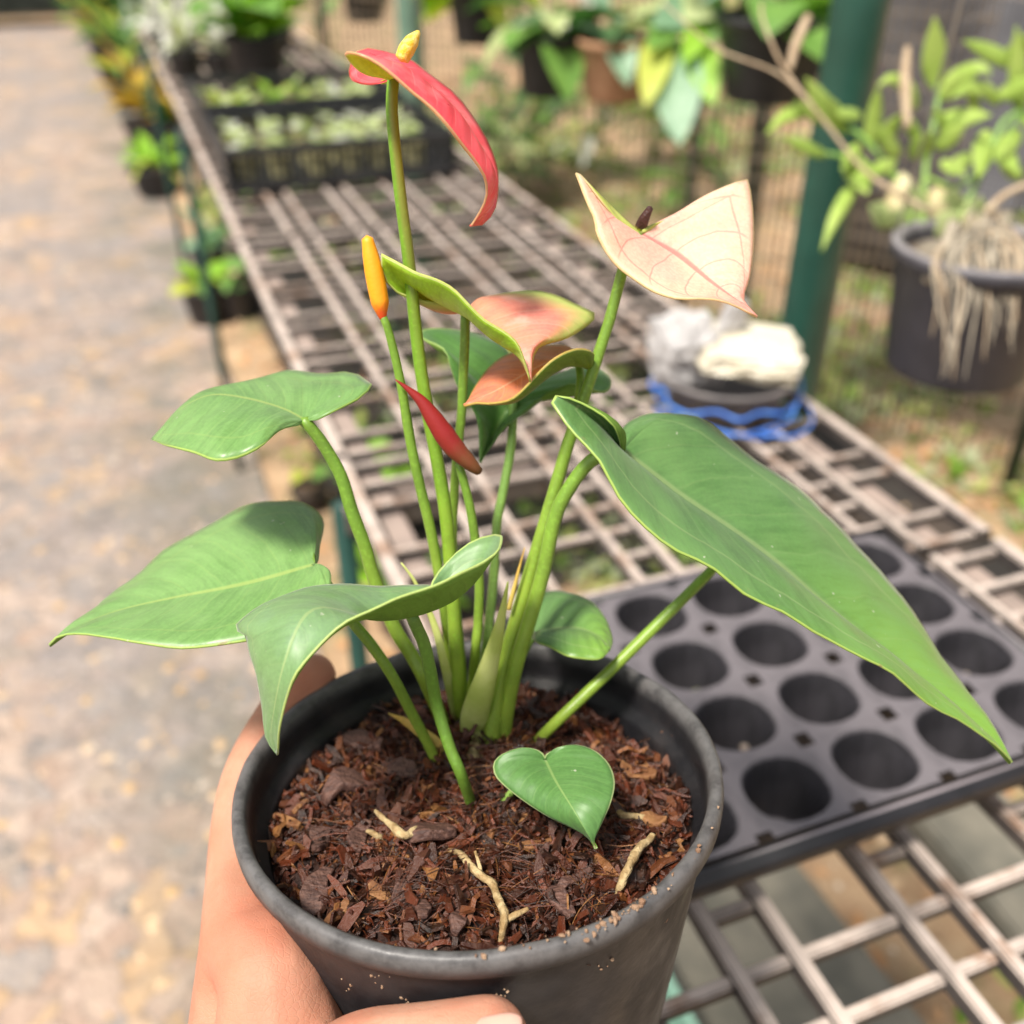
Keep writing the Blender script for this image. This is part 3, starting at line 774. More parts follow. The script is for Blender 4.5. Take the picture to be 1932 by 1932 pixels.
# ------------------------------------------------------------------ anthurium
plant = thing('anthurium_plant', 'green anthurium with red, salmon and cream flowers growing in the black pot', 'plant', B0, absolute=True)
def blade(name, parent, mid, eA, eB, mats, a_top=True, kA=.25, kB=.25, bulge=.004, bB=None, th=.0005, n=34, m=9, ruffle=.0006, seed=0):
    """leaf: midrib, edge of half A, edge of half B (each from base to tip); a_top = half A shows its upper side to the camera"""
    nl = n//3
    Mr = smooth(path3(mid), 60)
    def along(x):
        f = x*60; j = min(59, int(f)); return Mr[j]*(1-(f-j))+Mr[j+1]*(f-j)
    def grid(edge, k, bl):
        Ef = smooth(path3(edge), 240)
        ts = [k*i/nl for i in range(nl)] + [k+(1-k)*i/(n-nl) for i in range(n-nl+1)]
        Er = [Ef[int(round(t*240))] for t in ts]
        base = [along(((i-nl)/(n-nl))**1.15) if i > nl else Mr[0] for i in range(n+1)]
        G = np.zeros((n+1, m+1, 3))
        dM = Mr[-1]-Mr[0]
        nn = np.zeros(3)
        for i in range(n+1): nn += np.cross(Er[i]-base[i], dM)
        nn /= np.linalg.norm(nn)+1e-12
        if nn@(base[n//2]-C0) > 0: nn = -nn          # towards the camera
        for i in range(n+1):
            for j in range(m+1):
                s = j/m
                w = np.linalg.norm(Er[i]-base[i])
                p = base[i]*(1-s)+Er[i]*s
                p = p + nn*bl*math.sin(math.pi*s)*min(1, w/.012)
                p = p + nn*ruffle*mnoise.noise(Vector(p*75)+Vector((seed, 0, 0)))*s*2
                G[i, j] = p
        return G, nn
    GA, nA = grid(eA, kA, bulge if a_top else -bulge)
    GB, nB = grid(eB, kB, bulge if bB is None else bB)
    V, F, UV = [], [], []
    idx = {}
    def vid(p):
        key = tuple(np.round(p, 6))
        if key not in idx: idx[key] = len(V); V.append(p)
        return idx[key]
    # winding of A from a test face
    i0, j0 = n//2, m//2
    tn = np.cross(GA[i0+1, j0]-GA[i0, j0], GA[i0, j0+1]-GA[i0, j0])
    faces_cam = tn@(GA[i0, j0]-C0) < 0
    flipA = (faces_cam != a_top)
    for G, flip, sg in ((GA, flipA, 1), (GB, not flipA, -1)):
        for i in range(n):
            for j in range(m):
                q = [(i, j), (i+1, j), (i+1, j+1), (i, j+1)]
                if flip: q = q[::-1]
                ids = [vid(G[a, b]) for a, b in q]
                uv = [(.5+sg*.5*b/m, max(0.0, a-nl*.75)/(n-nl*.75)) for a, b in q]
                ii, uu = [], []
                for a, b in zip(ids, uv):
                    if a not in ii: ii.append(a); uu.append(b)
                if len(ii) >= 3: F.append(ii); UV.append(uu)
    me = mesh(name, V, F)
    lay = me.uv_layers.new(name='UVMap')
    for p, uu in zip(me.polygons, UV):
        for li, q in zip(p.loop_indices, uu): lay.data[li].uv = q
    ob = part(name, me, mats, parent)
    so = ob.modifiers.new('thick', 'SOLIDIFY'); so.thickness = th; so.offset = -1; so.material_offset = 1; so.material_offset_rim = 0; so.use_quality_normals = True
    return ob
def px(w, d=.235): return w/2*d/FPX
def stem(name, pts, widths, mat, parent=plant, flat=1.0, d=.24):
    widths = [w*1.14 for w in widths]
    return part(name, tube(path3(pts), [px(w, d) for w in widths], max(20, 5*len(pts)), 14, flat, name, wob=.03), mat, parent)
g = lambda h: ('g', h)

# flower stalks and their spathes
fs1 = stem('flower_stem', [(872, 1368, g(-.003)), (864, 1277, .0), (847, 1027), (831, 904), (804, 761), (787, 644), (772, 500), (757, 383), (744, 267), (739, 200), (742, 150, 0)], [30, 28, 27, 25, 23, 21, 20], M['stem_red'], d=.225)
spathe1 = blade('spathe', fs1,
    [(745, 148, .0), (772, 138, .004), (815, 165, .005), (862, 215, .005), (900, 275, .004), (924, 325, .002), (934, 375, 0), (918, 405, -.002), (889, 427, -.003)],
    [(742, 148, .0), (715, 143, -.004), (690, 138), (668, 124), (651, 99, -.012), (672, 99, -.016), (700, 112), (732, 135, -.017), (778, 173), (814, 200), (844, 233, -.016), (871, 273), (897, 307), (914, 335, -.01), (919, 368), (908, 398), (889, 427, -.003)],
    [(745, 148, .0), (722, 152, .008), (690, 157, .016), (664, 150, .02), (659, 125, .026), (677, 92, .03), (705, 90, .033), (741, 101), (777, 113), (811, 137), (851, 170, .033), (884, 207), (911, 247), (931, 287, .026), (939, 323, .02), (939, 363, .012), (931, 400, .005), (912, 424), (889, 427, -.003)],
    [M['sp_red'], M['sp_red_u']], a_top=True, kA=.26, kB=.24, bulge=.002, ruffle=.0004)
part('spadix', tube(path3([(758, 112, .006), (768, 92, .006), (781, 72, .006), (790, 60, .006)]), [px(31, .2), px(36, .2), px(31, .2), px(10, .2)], 16, 14), M['spadix_yellow'], fs1)

fs2 = stem('flower_stem', [(922, 1445, g(-.003)), (936, 1330), (954, 1244, .004), (997, 1094), (1041, 944), (1074, 831), (1104, 744), (1137, 644), (1151, 600), (1174, 513), (1192, 468), (1205, 442, .012)], [36, 34, 30, 27, 24, 21, 20], M['stem'], d=.225)
spathe2 = blade('spathe', fs2,
    [(1207, 440, .012), (1250, 465, .012), (1290, 490, .010), (1340, 530, .004), (1385, 562, -.004), (1408, 576, -.008), (1430, 596, -.011)],
    [(1206, 442, .012), (1188, 438, .010), (1163, 418), (1136, 387, .008), (1110, 352), (1086, 320, .010), (1096, 348), (1110, 382), (1123, 410, .0), (1127, 433, -.004), (1141, 467), (1164, 500), (1191, 523, -.008), (1227, 547), (1261, 558), (1288, 561, -.012), (1328, 560), (1362, 564, -.012), (1395, 577), (1430, 596, -.011)],
    [(1209, 440, .012), (1222, 437, .014), (1240, 430), (1288, 397, .022), (1321, 373), (1371, 350), (1408, 339, .03), (1414, 348), (1419, 380, .026), (1422, 417), (1421, 483, .014), (1413, 530), (1404, 560, .0), (1412, 578), (1430, 596, -.011)],
    [M['sp_cream'], M['sp_cream_u']], a_top=True, kA=.34, kB=.16, bulge=-.0003, bB=.0008, ruffle=.0002, seed=3)
part('spadix', tube(path3([(1203, 452, .016), (1209, 428, .014), (1217, 410, .012), (1227, 392, .011)]), [px(27, .21), px(28, .21), px(24, .21), px(14, .21)], 16, 12), M['spadix_brown'], fs2)

fs3 = stem('flower_stem', [(880, 1360, g(-.003)), (866, 1200, .012), (856, 1090), (854, 1011), (857, 927), (864, 844), (871, 777), (874, 711), (877, 644), (878, 592, .012)], [20, 18, 17, 17, 17], M['stem'])
blade('spathe', fs3,
    [(880, 590, .012), (905, 606, .010), (940, 630, .005), (972, 652, -.002), (990, 676, -.008), (1000, 708, -.012), (1003, 720, -.012)],
    [(880, 590, .012), (860, 583, .008), (835, 572, .004), (800, 568), (765, 556), (735, 538), (717, 500, -.004), (718, 480, -.006), (745, 494), (784, 512, -.010), (821, 524), (851, 543), (877, 570, -.012), (911, 600), (951, 623), (977, 645, -.013), (990, 674), (1003, 720, -.012)],
    [(880, 590, .012), (884, 583, .016), (895, 575, .020), (911, 566), (944, 553, .030), (991, 548), (1037, 557, .032), (1084, 573), (1118, 585, .026), (1124, 597), (1111, 612), (1077, 634, .012), (1044, 645), (1018, 655, .0), (1006, 680), (1003, 720, -.012)],
    [M['sp_salmon'], M['sp_salmon_u']], a_top=False, kA=.5, kB=.16, bulge=.002, ruffle=.0005, seed=5)

fs4 = stem('flower_stem', [(1080, 790, .006), (1090, 757, .010), (1095, 715, .013), (1091, 682, .016)], [17, 16, 15, 14], M['stem'], parent=plant)
blade('spathe', fs4,
    [(1091, 680, .016), (1060, 676, .013), (1030, 684, .010), (985, 708, .006), (935, 737, .001), (900, 752, -.001), (874, 762, -.002)],
    [(1091, 680, .016), (1082, 666, .02), (1072, 654, .026), (1045, 650), (1011, 652, .028), (977, 662), (944, 677, .022), (911, 707), (893, 732, .008), (884, 750), (874, 762, -.002)],
    [(1091, 680, .016), (1105, 676, .012), (1117, 669, .006), (1112, 658, .002), (1092, 654, -.001), (1070, 660, -.004), (1044, 676, -.006), (1021, 697, -.007), (994, 724), (961, 749, -.007), (921, 756), (898, 755), (874, 762, -.002)],
    [M['sp_orange'], M['sp_orange_u']], a_top=True, kA=.12, kB=.28, bulge=.0005, bB=-.003, ruffle=.0004, seed=8)

fs5 = stem('flower_stem', [(862, 1350, g(-.003)), (843, 1180, .002), (824, 1061), (811, 994), (791, 911), (774, 831), (757, 727), (741, 655), (730, 615), (722, 596, -.004)], [22, 20, 20, 19, 17, 13], M['stem'])
part('spadix', tube(path3([(723, 603, -.004), (719, 583, -.004), (714, 555), (707, 520), (699, 480), (693, 450, -.004)]), [px(12, .225), px(36, .225), px(38, .225), px(37, .225), px(32, .225), px(22, .225)], 24, 16), M['spadix_or2'], fs5)

fs6 = stem('flower_stem', [(886, 1360, g(-.003)), (897, 1227, .004), (902, 1177), (904, 1094), (894, 1001), (884, 944), (871, 894), (866, 876, .0)], [18, 19, 18, 17, 15], M['stem'])
part('bud', tube(path3([(903, 889, -.002), (893, 880, -.003), (862, 850), (840, 822), (815, 785), (795, 757), (772, 736), (746, 716, -.006)]), [px(18), px(33), px(42), px(43), px(36), px(25), px(13), px(2)], 30, 14), M['bud'], fs6)

# leaves: petiole > blade
p_big = stem('petiole', [(945, 1430, g(-.003)), (958, 1330), (977, 1244, .0), (1021, 1094), (1047, 977), (1074, 921), (1107, 877), (1137, 857), (1176, 852, -.001)], [30, 30, 29, 28, 27, 24], M['stem'], d=.23)
blade('leaf_blade', p_big,
    [(1176, 851, -.002), (1230, 893, -.002), (1288, 937, -.003), (1388, 1004), (1468, 1064, -.006), (1571, 1154), (1688, 1244, -.014), (1790, 1325), (1865, 1395), (1906, 1440, -.022)],
    [(1174, 848, -.002), (1172, 835, -.006), (1150, 801, -.012), (1120, 776), (1080, 757), (1036, 751, -.012), (1060, 787, -.016), (1100, 833), (1135, 880, -.022), (1180, 950), (1240, 1015, -.028), (1330, 1070), (1450, 1140, -.030), (1560, 1200), (1650, 1258, -.030), (1750, 1320), (1835, 1372), (1880, 1408, -.024), (1906, 1440, -.022)],
    [(1176, 848, -.002), (1171, 830, .002), (1178, 803, .008), (1200, 787), (1232, 779, .016), (1285, 781), (1340, 800, .022), (1400, 840), (1470, 895, .024), (1540, 955), (1600, 1010, .020), (1660, 1070), (1720, 1150, .008), (1780, 1240), (1830, 1310, -.006), (1868, 1362), (1890, 1400), (1906, 1440, -.022)],
    [M['leaf'], M['leaf_back']], a_top=True, kA=.24, kB=.16, bulge=.0022, bB=.002, n=44, m=10, ruffle=.0009, seed=11)

p_l1 = stem('petiole', [(846, 1385, g(-.003)), (804, 1288, -.004), (777, 1237), (744, 1184), (707, 1094), (687, 1027), (664, 965), (644, 900), (617, 850), (592, 814), (573, 793, -.008)], [27, 27, 26, 25, 23, 20], M['stem'], d=.24)
blade('leaf_blade', p_l1,
    [(573, 792, -.008), (533, 771, -.006), (467, 751, -.003), (400, 744, .0), (350, 765, .0), (310, 800, -.004), (285, 828, -.008)],
    [(573, 793, -.008), (560, 801, -.012), (540, 808, -.016), (493, 834, -.026), (450, 852), (407, 857, -.030), (360, 848), (320, 838, -.020), (285, 828, -.008)],
    [(574, 793, -.008), (600, 788, -.010), (644, 765, -.008), (684, 746), (701, 726, .002), (690, 710, .012), (660, 701), (610, 699, .02), (550, 702), (467, 716, .022), (393, 742, .016), (350, 766, .008), (314, 796, .0), (285, 828, -.008)],
    [M['leaf_light'], M['leaf_back']], a_top=True, kA=.1, kB=.42, bulge=.001, ruffle=.0012, seed=14)
p_l2 = stem('petiole', [(838, 1470, g(-.003)), (808, 1405), (777, 1346), (741, 1277, -.012), (701, 1217), (664, 1172), (630, 1122), (596, 1072, -.014)], [19, 20, 20, 20, 18], M['stem'], d=.235)
blade('leaf_blade', p_l2,
    [(592, 1066, -.014), (467, 1101, -.012), (333, 1127, -.012), (230, 1150, -.014), (150, 1180), (93, 1218, -.022)],
    [(592, 1066, -.014), (601, 1062, -.010), (607, 1035, .0), (613, 991, .010), (600, 966), (567, 947, .02), (517, 942), (450, 955, .024), (383, 990), (317, 1034, .016), (233, 1101), (140, 1177, -.008), (112, 1200), (93, 1218, -.022)],
    [(592, 1066, -.014), (610, 1068, -.016), (624, 1082, -.020), (615, 1125, -.028), (580, 1165), (530, 1192, -.034), (467, 1209), (400, 1222, -.036), (333, 1226), (267, 1217, -.034), (207, 1204), (157, 1195, -.026), (116, 1202), (93, 1218, -.022)],
    [M['leaf_light'], M['leaf_back']], a_top=True, kA=.26, kB=.16, bulge=.0015, bB=.001, ruffle=.0008, seed=17)
p_l3 = stem('petiole', [(896, 1538, g(-.003)), (871, 1464, g(.016)), (848, 1409), (824, 1330, -.026), (812, 1268), (800, 1215), (787, 1185), (776, 1160, -.032)], [21, 22, 23, 24, 22], M['stem_dark'], d=.22)
blade('leaf_blade', p_l3,
    [(776, 1156, -.032), (730, 1168, -.034), (690, 1165, -.037), (640, 1150, -.042), (600, 1146, -.046), (572, 1165, -.05), (550, 1212, -.055), (530, 1275, -.058), (516, 1345, -.057), (511, 1390, -.055), (521, 1424, -.054)],
    [(776, 1156, -.032), (800, 1126, -.026), (811, 1101, -.022), (770, 1101, -.020), (717, 1105, -.020), (677, 1101), (644, 1099, -.024), (583, 1107), (533, 1127, -.030), (483, 1147), (447, 1174, -.038), (444, 1190), (462, 1198, -.042), (473, 1237), (487, 1277, -.050), (494, 1330), (499, 1390, -.054), (521, 1424, -.054)],
    [(776, 1156, -.032), (800, 1138, -.030), (813, 1104, -.028), (822, 1081, -.024), (851, 1051, -.020), (891, 1024), (927, 1009, -.018), (949, 1014, -.022), (938, 1041, -.034), (904, 1067), (851, 1087, -.045), (811, 1103), (744, 1126, -.052), (694, 1151), (644, 1178, -.058), (600, 1218), (560, 1267, -.062), (536, 1319), (525, 1370, -.058), (521, 1424, -.054)],
    [M['leaf_grey'], M['leaf_back']], a_top=True, kA=.14, kB=.40, bulge=.001, bB=-.0035, n=46, ruffle=.0006, seed=20)
p_l6 = stem('petiole', [(897, 1370, g(-.003)), (917, 1220, .016), (924, 1161), (931, 1094), (937, 994), (951, 917), (964, 844), (969, 754, .034)], [18, 18, 17, 17], M['stem_pale'], d=.255)
blade('leaf_blade', p_l6,
    [(969, 752, .034), (955, 775, .036), (940, 800, .034), (922, 835, .030), (906, 872, .026)],
    [(969, 750, .034), (965, 705, .040), (955, 655, .048), (900, 628, .05), (840, 620), (798, 622, .04), (800, 636, .030), (838, 656, .026), (850, 690), (868, 738, .024), (890, 770), (901, 805, .024), (906, 872, .026)],
    [(969, 750, .034), (1000, 735, .040), (1060, 700, .05), (1110, 688, .052), (1145, 706), (1154, 726, .04), (1135, 738, .034), (1085, 722, .03), (1040, 742), (1000, 774, .030), (962, 800), (935, 832, .028), (906, 872, .026)],
    [M['leaf_far'], M['leaf_back']], a_top=True, kA=.42, kB=.42, bulge=.003, ruffle=.001, seed=23)
p_l7 = stem('petiole', [(930, 1420, g(-.003)), (950, 1330, .006), (975, 1262), (998, 1215), (1012, 1196, .018)], [15, 15, 14, 13], M['stem'], d=.25)
blade('leaf_blade', p_l7,
    [(1012, 1194, .018), (1050, 1186, .016), (1095, 1186, .012), (1130, 1200, .006), (1150, 1222, .0)],
    [(1012, 1194, .018), (1000, 1180, .022), (998, 1150, .030), (1015, 1125), (1034, 1117, .036), (1061, 1116), (1111, 1131, .026), (1141, 1164), (1155, 1200, .008), (1150, 1222, .0)],
    [(1012, 1194, .018), (1004, 1203, .012), (1012, 1212, .006), (1035, 1220), (1071, 1241, -.004), (1111, 1246), (1135, 1240, -.004), (1150, 1222, .0)],
    [M['leaf'], M['leaf_back']], a_top=True, kA=.3, kB=.16, bulge=.002, ruffle=.0006, seed=26)
p_l8 = stem('petiole', [(930, 1538, g(-.002)), (962, 1498, g(.007)), (1000, 1462, g(.014)), (1029, 1434, g(.019))], [13, 13, 12, 11], M['stem_pale'], d=.235)
blade('leaf_blade', p_l8,
    [(1029, 1434, g(.0205)), (1049, 1475, g(.0215)), (1082, 1528, g(.021)), (1110, 1575, g(.017)), (1125, 1602, g(.013))],
    [(1029, 1434, g(.0205)), (1022, 1424, g(.022)), (1009, 1416), (982, 1412, g(.024)), (949, 1421), (931, 1438, g(.022)), (933, 1461), (949, 1481, g(.019)), (982, 1508), (1032, 1541, g(.016)), (1075, 1561), (1104, 1577, g(.015)), (1125, 1602, g(.013))],
    [(1029, 1434, g(.0205)), (1035, 1424, g(.022)), (1055, 1410), (1089, 1404, g(.025)), (1122, 1415), (1149, 1441, g(.024)), (1160, 1475), (1153, 1511, g(.022)), (1139, 1545), (1124, 1578, g(.016)), (1121, 1588), (1125, 1602, g(.013))],
    [M['leaf_young'], M['leaf_back']], a_top=True, kA=.3, kB=.3, bulge=.0012, ruffle=.0005, seed=29)
# a petiole rising to the right, its leaf tucked behind the big one
p_l9 = stem('petiole', [(997, 1416, g(-.003)), (1050, 1362, .0), (1133, 1283), (1240, 1178), (1345, 1073), (1400, 1010), (1430, 975, .026)], [21, 22, 22, 20, 17], M['stem'], d=.245)
blade('leaf_blade', p_l9,
    [(1430, 975, .026), (1470, 980, .030), (1520, 1010, .034), (1570, 1055, .036)],
    [(1430, 975, .026), (1415, 985, .026), (1430, 1005, .026), (1480, 1020, .026), (1530, 1040, .030), (1570, 1055, .036)],
    [(1430, 975, .026), (1425, 950, .032), (1445, 930, .040), (1500, 950, .044), (1545, 1000, .04), (1570, 1055, .036)],
    [M['leaf'], M['leaf_back']], a_top=True, kA=.2, kB=.25, bulge=.001, ruffle=.0004, seed=32)
# sheaths and stubs at the crown
stem('sheath', [(893, 1392, g(0)), (897, 1345, .0), (915, 1282, -.004), (938, 1200), (951, 1140), (958, 1098, -.006)], [52, 56, 50, 34, 18, 3], M['sheath'], flat=.55)
stem('sheath', [(866, 1360, g(0)), (841, 1261, -.003), (824, 1194), (811, 1157), (790, 1112), (777, 1088), (757, 1062, -.004)], [24, 24, 20, 16, 10, 3], M['sheath'], flat=.5)
stem('sheath', [(846, 1424, g(.003)), (820, 1400, g(.008)), (799, 1385), (765, 1361, g(.014)), (733, 1346, g(.017))], [26, 26, 24, 16, 2], M['sheath_dry'], flat=.5, d=.245)
stem('sheath', [(960, 1150, .002), (968, 1118), (979, 1075), (990, 1033, .002)], [9, 8, 5, 2], M['sheath_dry'])
stem('sheath', [(905, 1430, g(0)), (915, 1370, .004), (930, 1330), (942, 1300, .002)], [46, 44, 30, 8], M['sheath'], flat=.5)
stem('crown', [(902, 1490, g(-.005)), (899, 1455, g(.000)), (897, 1425, g(.003)), (896, 1405, g(.004))], [40, 46, 40, 26], pm('crown brown', (.16, .15, .05), (.30, .22, .12), 200, .7, .6, .001), d=.24)
stem('crown_scale', [(905, 1350, g(.012)), (890, 1382, g(.010)), (868, 1396, g(.006))], [4, 9, 4], pm('dry scale', (.06, .02, .015), (.10, .04, .03), 200, .7, .4, .001), d=.24)
# exposed roots lying on the mix
def root(pts, w):
    part('root', tube(path3([(a, b, g(h)) for a, b, h in pts]), [px(x*1.02, .225) for x in w], 8*len(pts), 9, 1.0, 'root', wob=.45), M['root'], plant)
root([(840, 1597, .001), (872, 1615, .0045), (902, 1648, .005), (929, 1668, .0045), (939, 1695, .0045), (952, 1721, .005), (949, 1751, .004), (943, 1785, .0)], [10, 14, 15, 16, 15, 16, 15, 13])
root([(896, 1606, .007), (903, 1625, .006), (908, 1648, .004)], [5, 8, 9])
root([(952, 1738, .004), (970, 1728, .005), (996, 1714, .006)], [12, 12, 8])
root([(709, 1530, .007), (738, 1556, .0075), (765, 1576, .0075), (790, 1566, .006), (815, 1580, .001)], [10, 13, 19, 16, 12])
root([(694, 1568, .004), (712, 1576, .005), (734, 1588, .001)], [10, 12, 9])
root([(1152, 1506, .0), (1172, 1536, .0045), (1198, 1539, .005), (1222, 1544, .004)], [9, 12, 13, 12])
root([(1232, 1577, .006), (1208, 1600, .0065), (1190, 1628, .0065), (1174, 1662, .005), (1162, 1694, .0)], [13, 18, 18, 17, 12])

# ------------------------------------------------------------------ the hand
def skin_mat():
    m, nt, b, out = new_mat('skin')
    c = mixc(nt, maprange(nt, noise_(nt, 45, 4), .35, .68), (.43, .205, .13), (.52, .275, .185))
    c = mixc(nt, maprange(nt, noise_(nt, 26, 4), .46, .66, 0, .55), c, (.50, .165, .10))
    nt.links.new(c, b.inputs['Base Color']); setin(b, 'Roughness', .62); setin(b, 'Specular IOR Level', .35)
    setin(b, 'Subsurface Weight', .25); b.inputs['Subsurface Radius'].default_value = (1, .35, .2); setin(b, 'Subsurface Scale', .004)
    vo = nd(nt, 'ShaderNodeTexVoronoi'); setin(vo, 'Scale', 700); vo.feature = 'DISTANCE_TO_EDGE'
    tc = nd(nt, 'ShaderNodeTexCoord'); nt.links.new(tc.outputs['Object'], vo.inputs['Vector'])
    vc = nd(nt, 'ShaderNodeTexVoronoi'); setin(vc, 'Scale', 150); vc.feature = 'DISTANCE_TO_EDGE'
    mpv = nd(nt, 'ShaderNodeMapping'); mpv.inputs['Scale'].default_value = (.45, 1.0, 1.3)
    nt.links.new(tc.outputs['Object'], mpv.inputs['Vector']); nt.links.new(mpv.outputs[0], vc.inputs['Vector'])
    cre = math_(nt, 'MULTIPLY', maprange(nt, vc.outputs['Distance'], 0, .07, 1, 0), maprange(nt, noise_(nt, 40, 3), .42, .6))
    c2 = mixc(nt, math_(nt, 'MULTIPLY', cre, .08), c, (.36, .11, .06)); nt.links.new(c2, b.inputs['Base Color'])  # shade of the skin folds, put into the colour
    h = math_(nt, 'ADD', math_(nt, 'MULTIPLY', maprange(nt, vo.outputs['Distance'], 0, .12), .25), math_(nt, 'MULTIPLY', noise_(nt, 110, 5), 2.2))
    h = math_(nt, 'SUBTRACT', h, math_(nt, 'MULTIPLY', cre, .12))
    bump_(nt, b, h, .35, .0005)
    return m
M['skin'] = skin_mat()
M['nail'] = pm('nail', (.52, .29, .22), (.58, .35, .28), 60, .28, .1, .0003, spec=.5)
def PP(phi, h, extra): return pot_pt(phi, h, pot_ro(h)+extra)
wrist = at(470, 2330, .262); fore = at(400, 2900, .33)
thenar = at(522, 1915, .229)
i_mcp = at(466, 1770, .246)
m_mcp = at(478, 1890, .262); r_mcp = at(500, 1990, .276); l_mcp = at(530, 2080, .288)
chains = [
    # (points, radii)
    ([i_mcp, PP(184, -.030, .0100), PP(166, -.0165, .0098), PP(151, -.0065, .0088), PP(139.5, -.0005, .0078)], [.0120, .0096, .0097, .0083, .0073]),
    ([m_mcp, PP(188, -.052, .0105), PP(165, -.036, .010), PP(145, -.028, .009), PP(131, -.024, .0080)], [.0125, .0105, .0098, .0088, .0076]),
    ([r_mcp, PP(190, -.073, .0105), PP(167, -.058, .010), PP(147, -.050, .009), PP(133, -.046, .0080)], [.0120, .0102, .0095, .0085, .0073]),
    ([l_mcp, PP(192, -.092, .0105), PP(172, -.078, .0095), PP(156, -.071, .0085), PP(145, -.068, .0075)], [.0110, .0092, .0085, .0076, .0066]),
    ([wrist, at(520, 2090, .232), at(600, 2055, .213), PP(248, -.031, .0105), PP(262, -.0215, .0098), PP(273, -.0185, .0088)], [.021, .0165, .0125, .0108, .0105, .0090]),
    ([wrist, thenar, i_mcp], [.022, .0145, .0115]),
    ([wrist, at(470, 2080, .255), i_mcp], [.022, .0185, .0120]),
    ([wrist, at(500, 2140, .272), m_mcp], [.022, .018, .0125]),
    ([wrist, at(520, 2200, .28), r_mcp], [.022, .018, .0120]),
    ([wrist, at(530, 2260, .285), l_mcp], [.022, .016, .0110]),
    ([thenar, at(560, 2040, .225)], [.0145, .015]),
    ([wrist, (wrist*2+fore)/3, fore], [.0235, .027, .036]),
]
V, F = [], []
def add_ball(c, r):
    bm = bmesh.new(); bmesh.ops.create_icosphere(bm, subdivisions=2, radius=r)
    k = len(V)
    for v in bm.verts: V.append(tuple(np.asarray(c)+np.array(v.co)))
    for f in bm.faces: F.append(tuple(k+v.index for v in f.verts))
    bm.free()
for P, rad in chains:
    L = sum(np.linalg.norm(np.asarray(P[i+1])-np.asarray(P[i])) for i in range(len(P)-1))
    n = max(10, int(L/.0022))
    Q = smooth(P, n); rr = np.interp(np.linspace(0, 1, n+1), np.linspace(0, 1, len(P)), rad)
    for q, r_ in zip(Q, rr): add_ball(q, r_)
hm = mesh('hand', V, F)
person = thing('person', 'bare hand reaching in from below, fingers round the black pot, thumb in front', 'person', wrist, absolute=True)
hand = part('hand', hm, M['skin'], person)
rm = hand.modifiers.new('remesh', 'REMESH'); rm.mode = 'VOXEL'; rm.voxel_size = .0013; rm.use_smooth_shade = True
sm = hand.modifiers.new('smooth', 'SMOOTH'); sm.factor = .5; sm.iterations = 7
# nails: curved plates set on the fingertips
def nail(parent, c, along, outw, L, w):
    along = along/np.linalg.norm(along); outw = outw-along*(outw@along); outw /= np.linalg.norm(outw); side = np.cross(along, outw)
    Vn, Fn = [], []
    for i in range(9):
        for j in range(9):
            a, b = i/8*2-1, j/8*2-1
            e = math.sqrt(max(0, 1-abs(a)**3.0))
            Vn.append(c + along*a*L/2 + side*b*w/2*(.75+.25*e) + outw*(-.0026*b*b - .0007*a*a))
    for i in range(8):
        for j in range(8): Fn.append((i*9+j, (i+1)*9+j, (i+1)*9+j+1, i*9+j+1))
    ob = part('nail', mesh('nail', Vn, Fn), M['nail'], parent)
    so = ob.modifiers.new('t', 'SOLIDIFY'); so.thickness = .0007; so.offset = 0
    sb = ob.modifiers.new('s', 'SUBSURF'); sb.levels = sb.render_levels = 1
tdir = PP(273, -.0185, .0088)-PP(262, -.0215, .0098)
tout = np.array(PP(271, -.0185, 1.0))-np.array(PP(271, -.0185, 0.0))
nail(person, PP(274, -.0118, .0088+.0062), tdir, tout + PN*1.1*np.linalg.norm(tout), .0125, .0115)
for ph, h, ex, r_, ph0 in ((139.5, -.0005, .0078, .0066, 150), (131, -.024, .008, .0067, 145), (133, -.046, .008, .0064, 147), (145, -.068, .0075, .0058, 156)):
    d_ = PP(ph, h, ex)-PP(ph0, h, ex); o_ = np.array(pot_pt(ph, h, 1.0))-np.array(pot_pt(ph, h, 0.0))
    nail(person, PP(ph+1, h, ex+r_*.97), d_, o_, .0105, .0095)

# ------------------------------------------------------------------ posts
def post(label, x, y, rad, m, z1=2.6, z0=-.05, nm='greenhouse_post'):
    o = link(nm, tube([np.array([x, y, z0]), np.array([x, y, z1])], [rad, rad], 3, 24), m)
    return tag(o, label, 'post', 'green greenhouse posts')
M['post_dark'] = pm('dark post', (.012, .022, .016), (.025, .035, .025), 9, .5, .2, .001)
M['post_pale'] = pm('pale green post', (.12, .2, .15), (.16, .26, .19), 9, .5, .2, .001)
pA = on_z(1503, 640, ZT)
post('thick dark green steel post beside the bench, right of the flowers', pA[0]+.012, pA[1]+.02, .0245, M['green_paint'])
pB = at(1414, 420, 2.55); post('thin dark post behind the cream flower, near the hanging pots', pB[0], pB[1], .024, M['post_dark'])
pC = at(772, 40, 2.75); post('pale green post at the far side of the bench, above the red flower', pC[0], pC[1], .036, M['post_pale'])

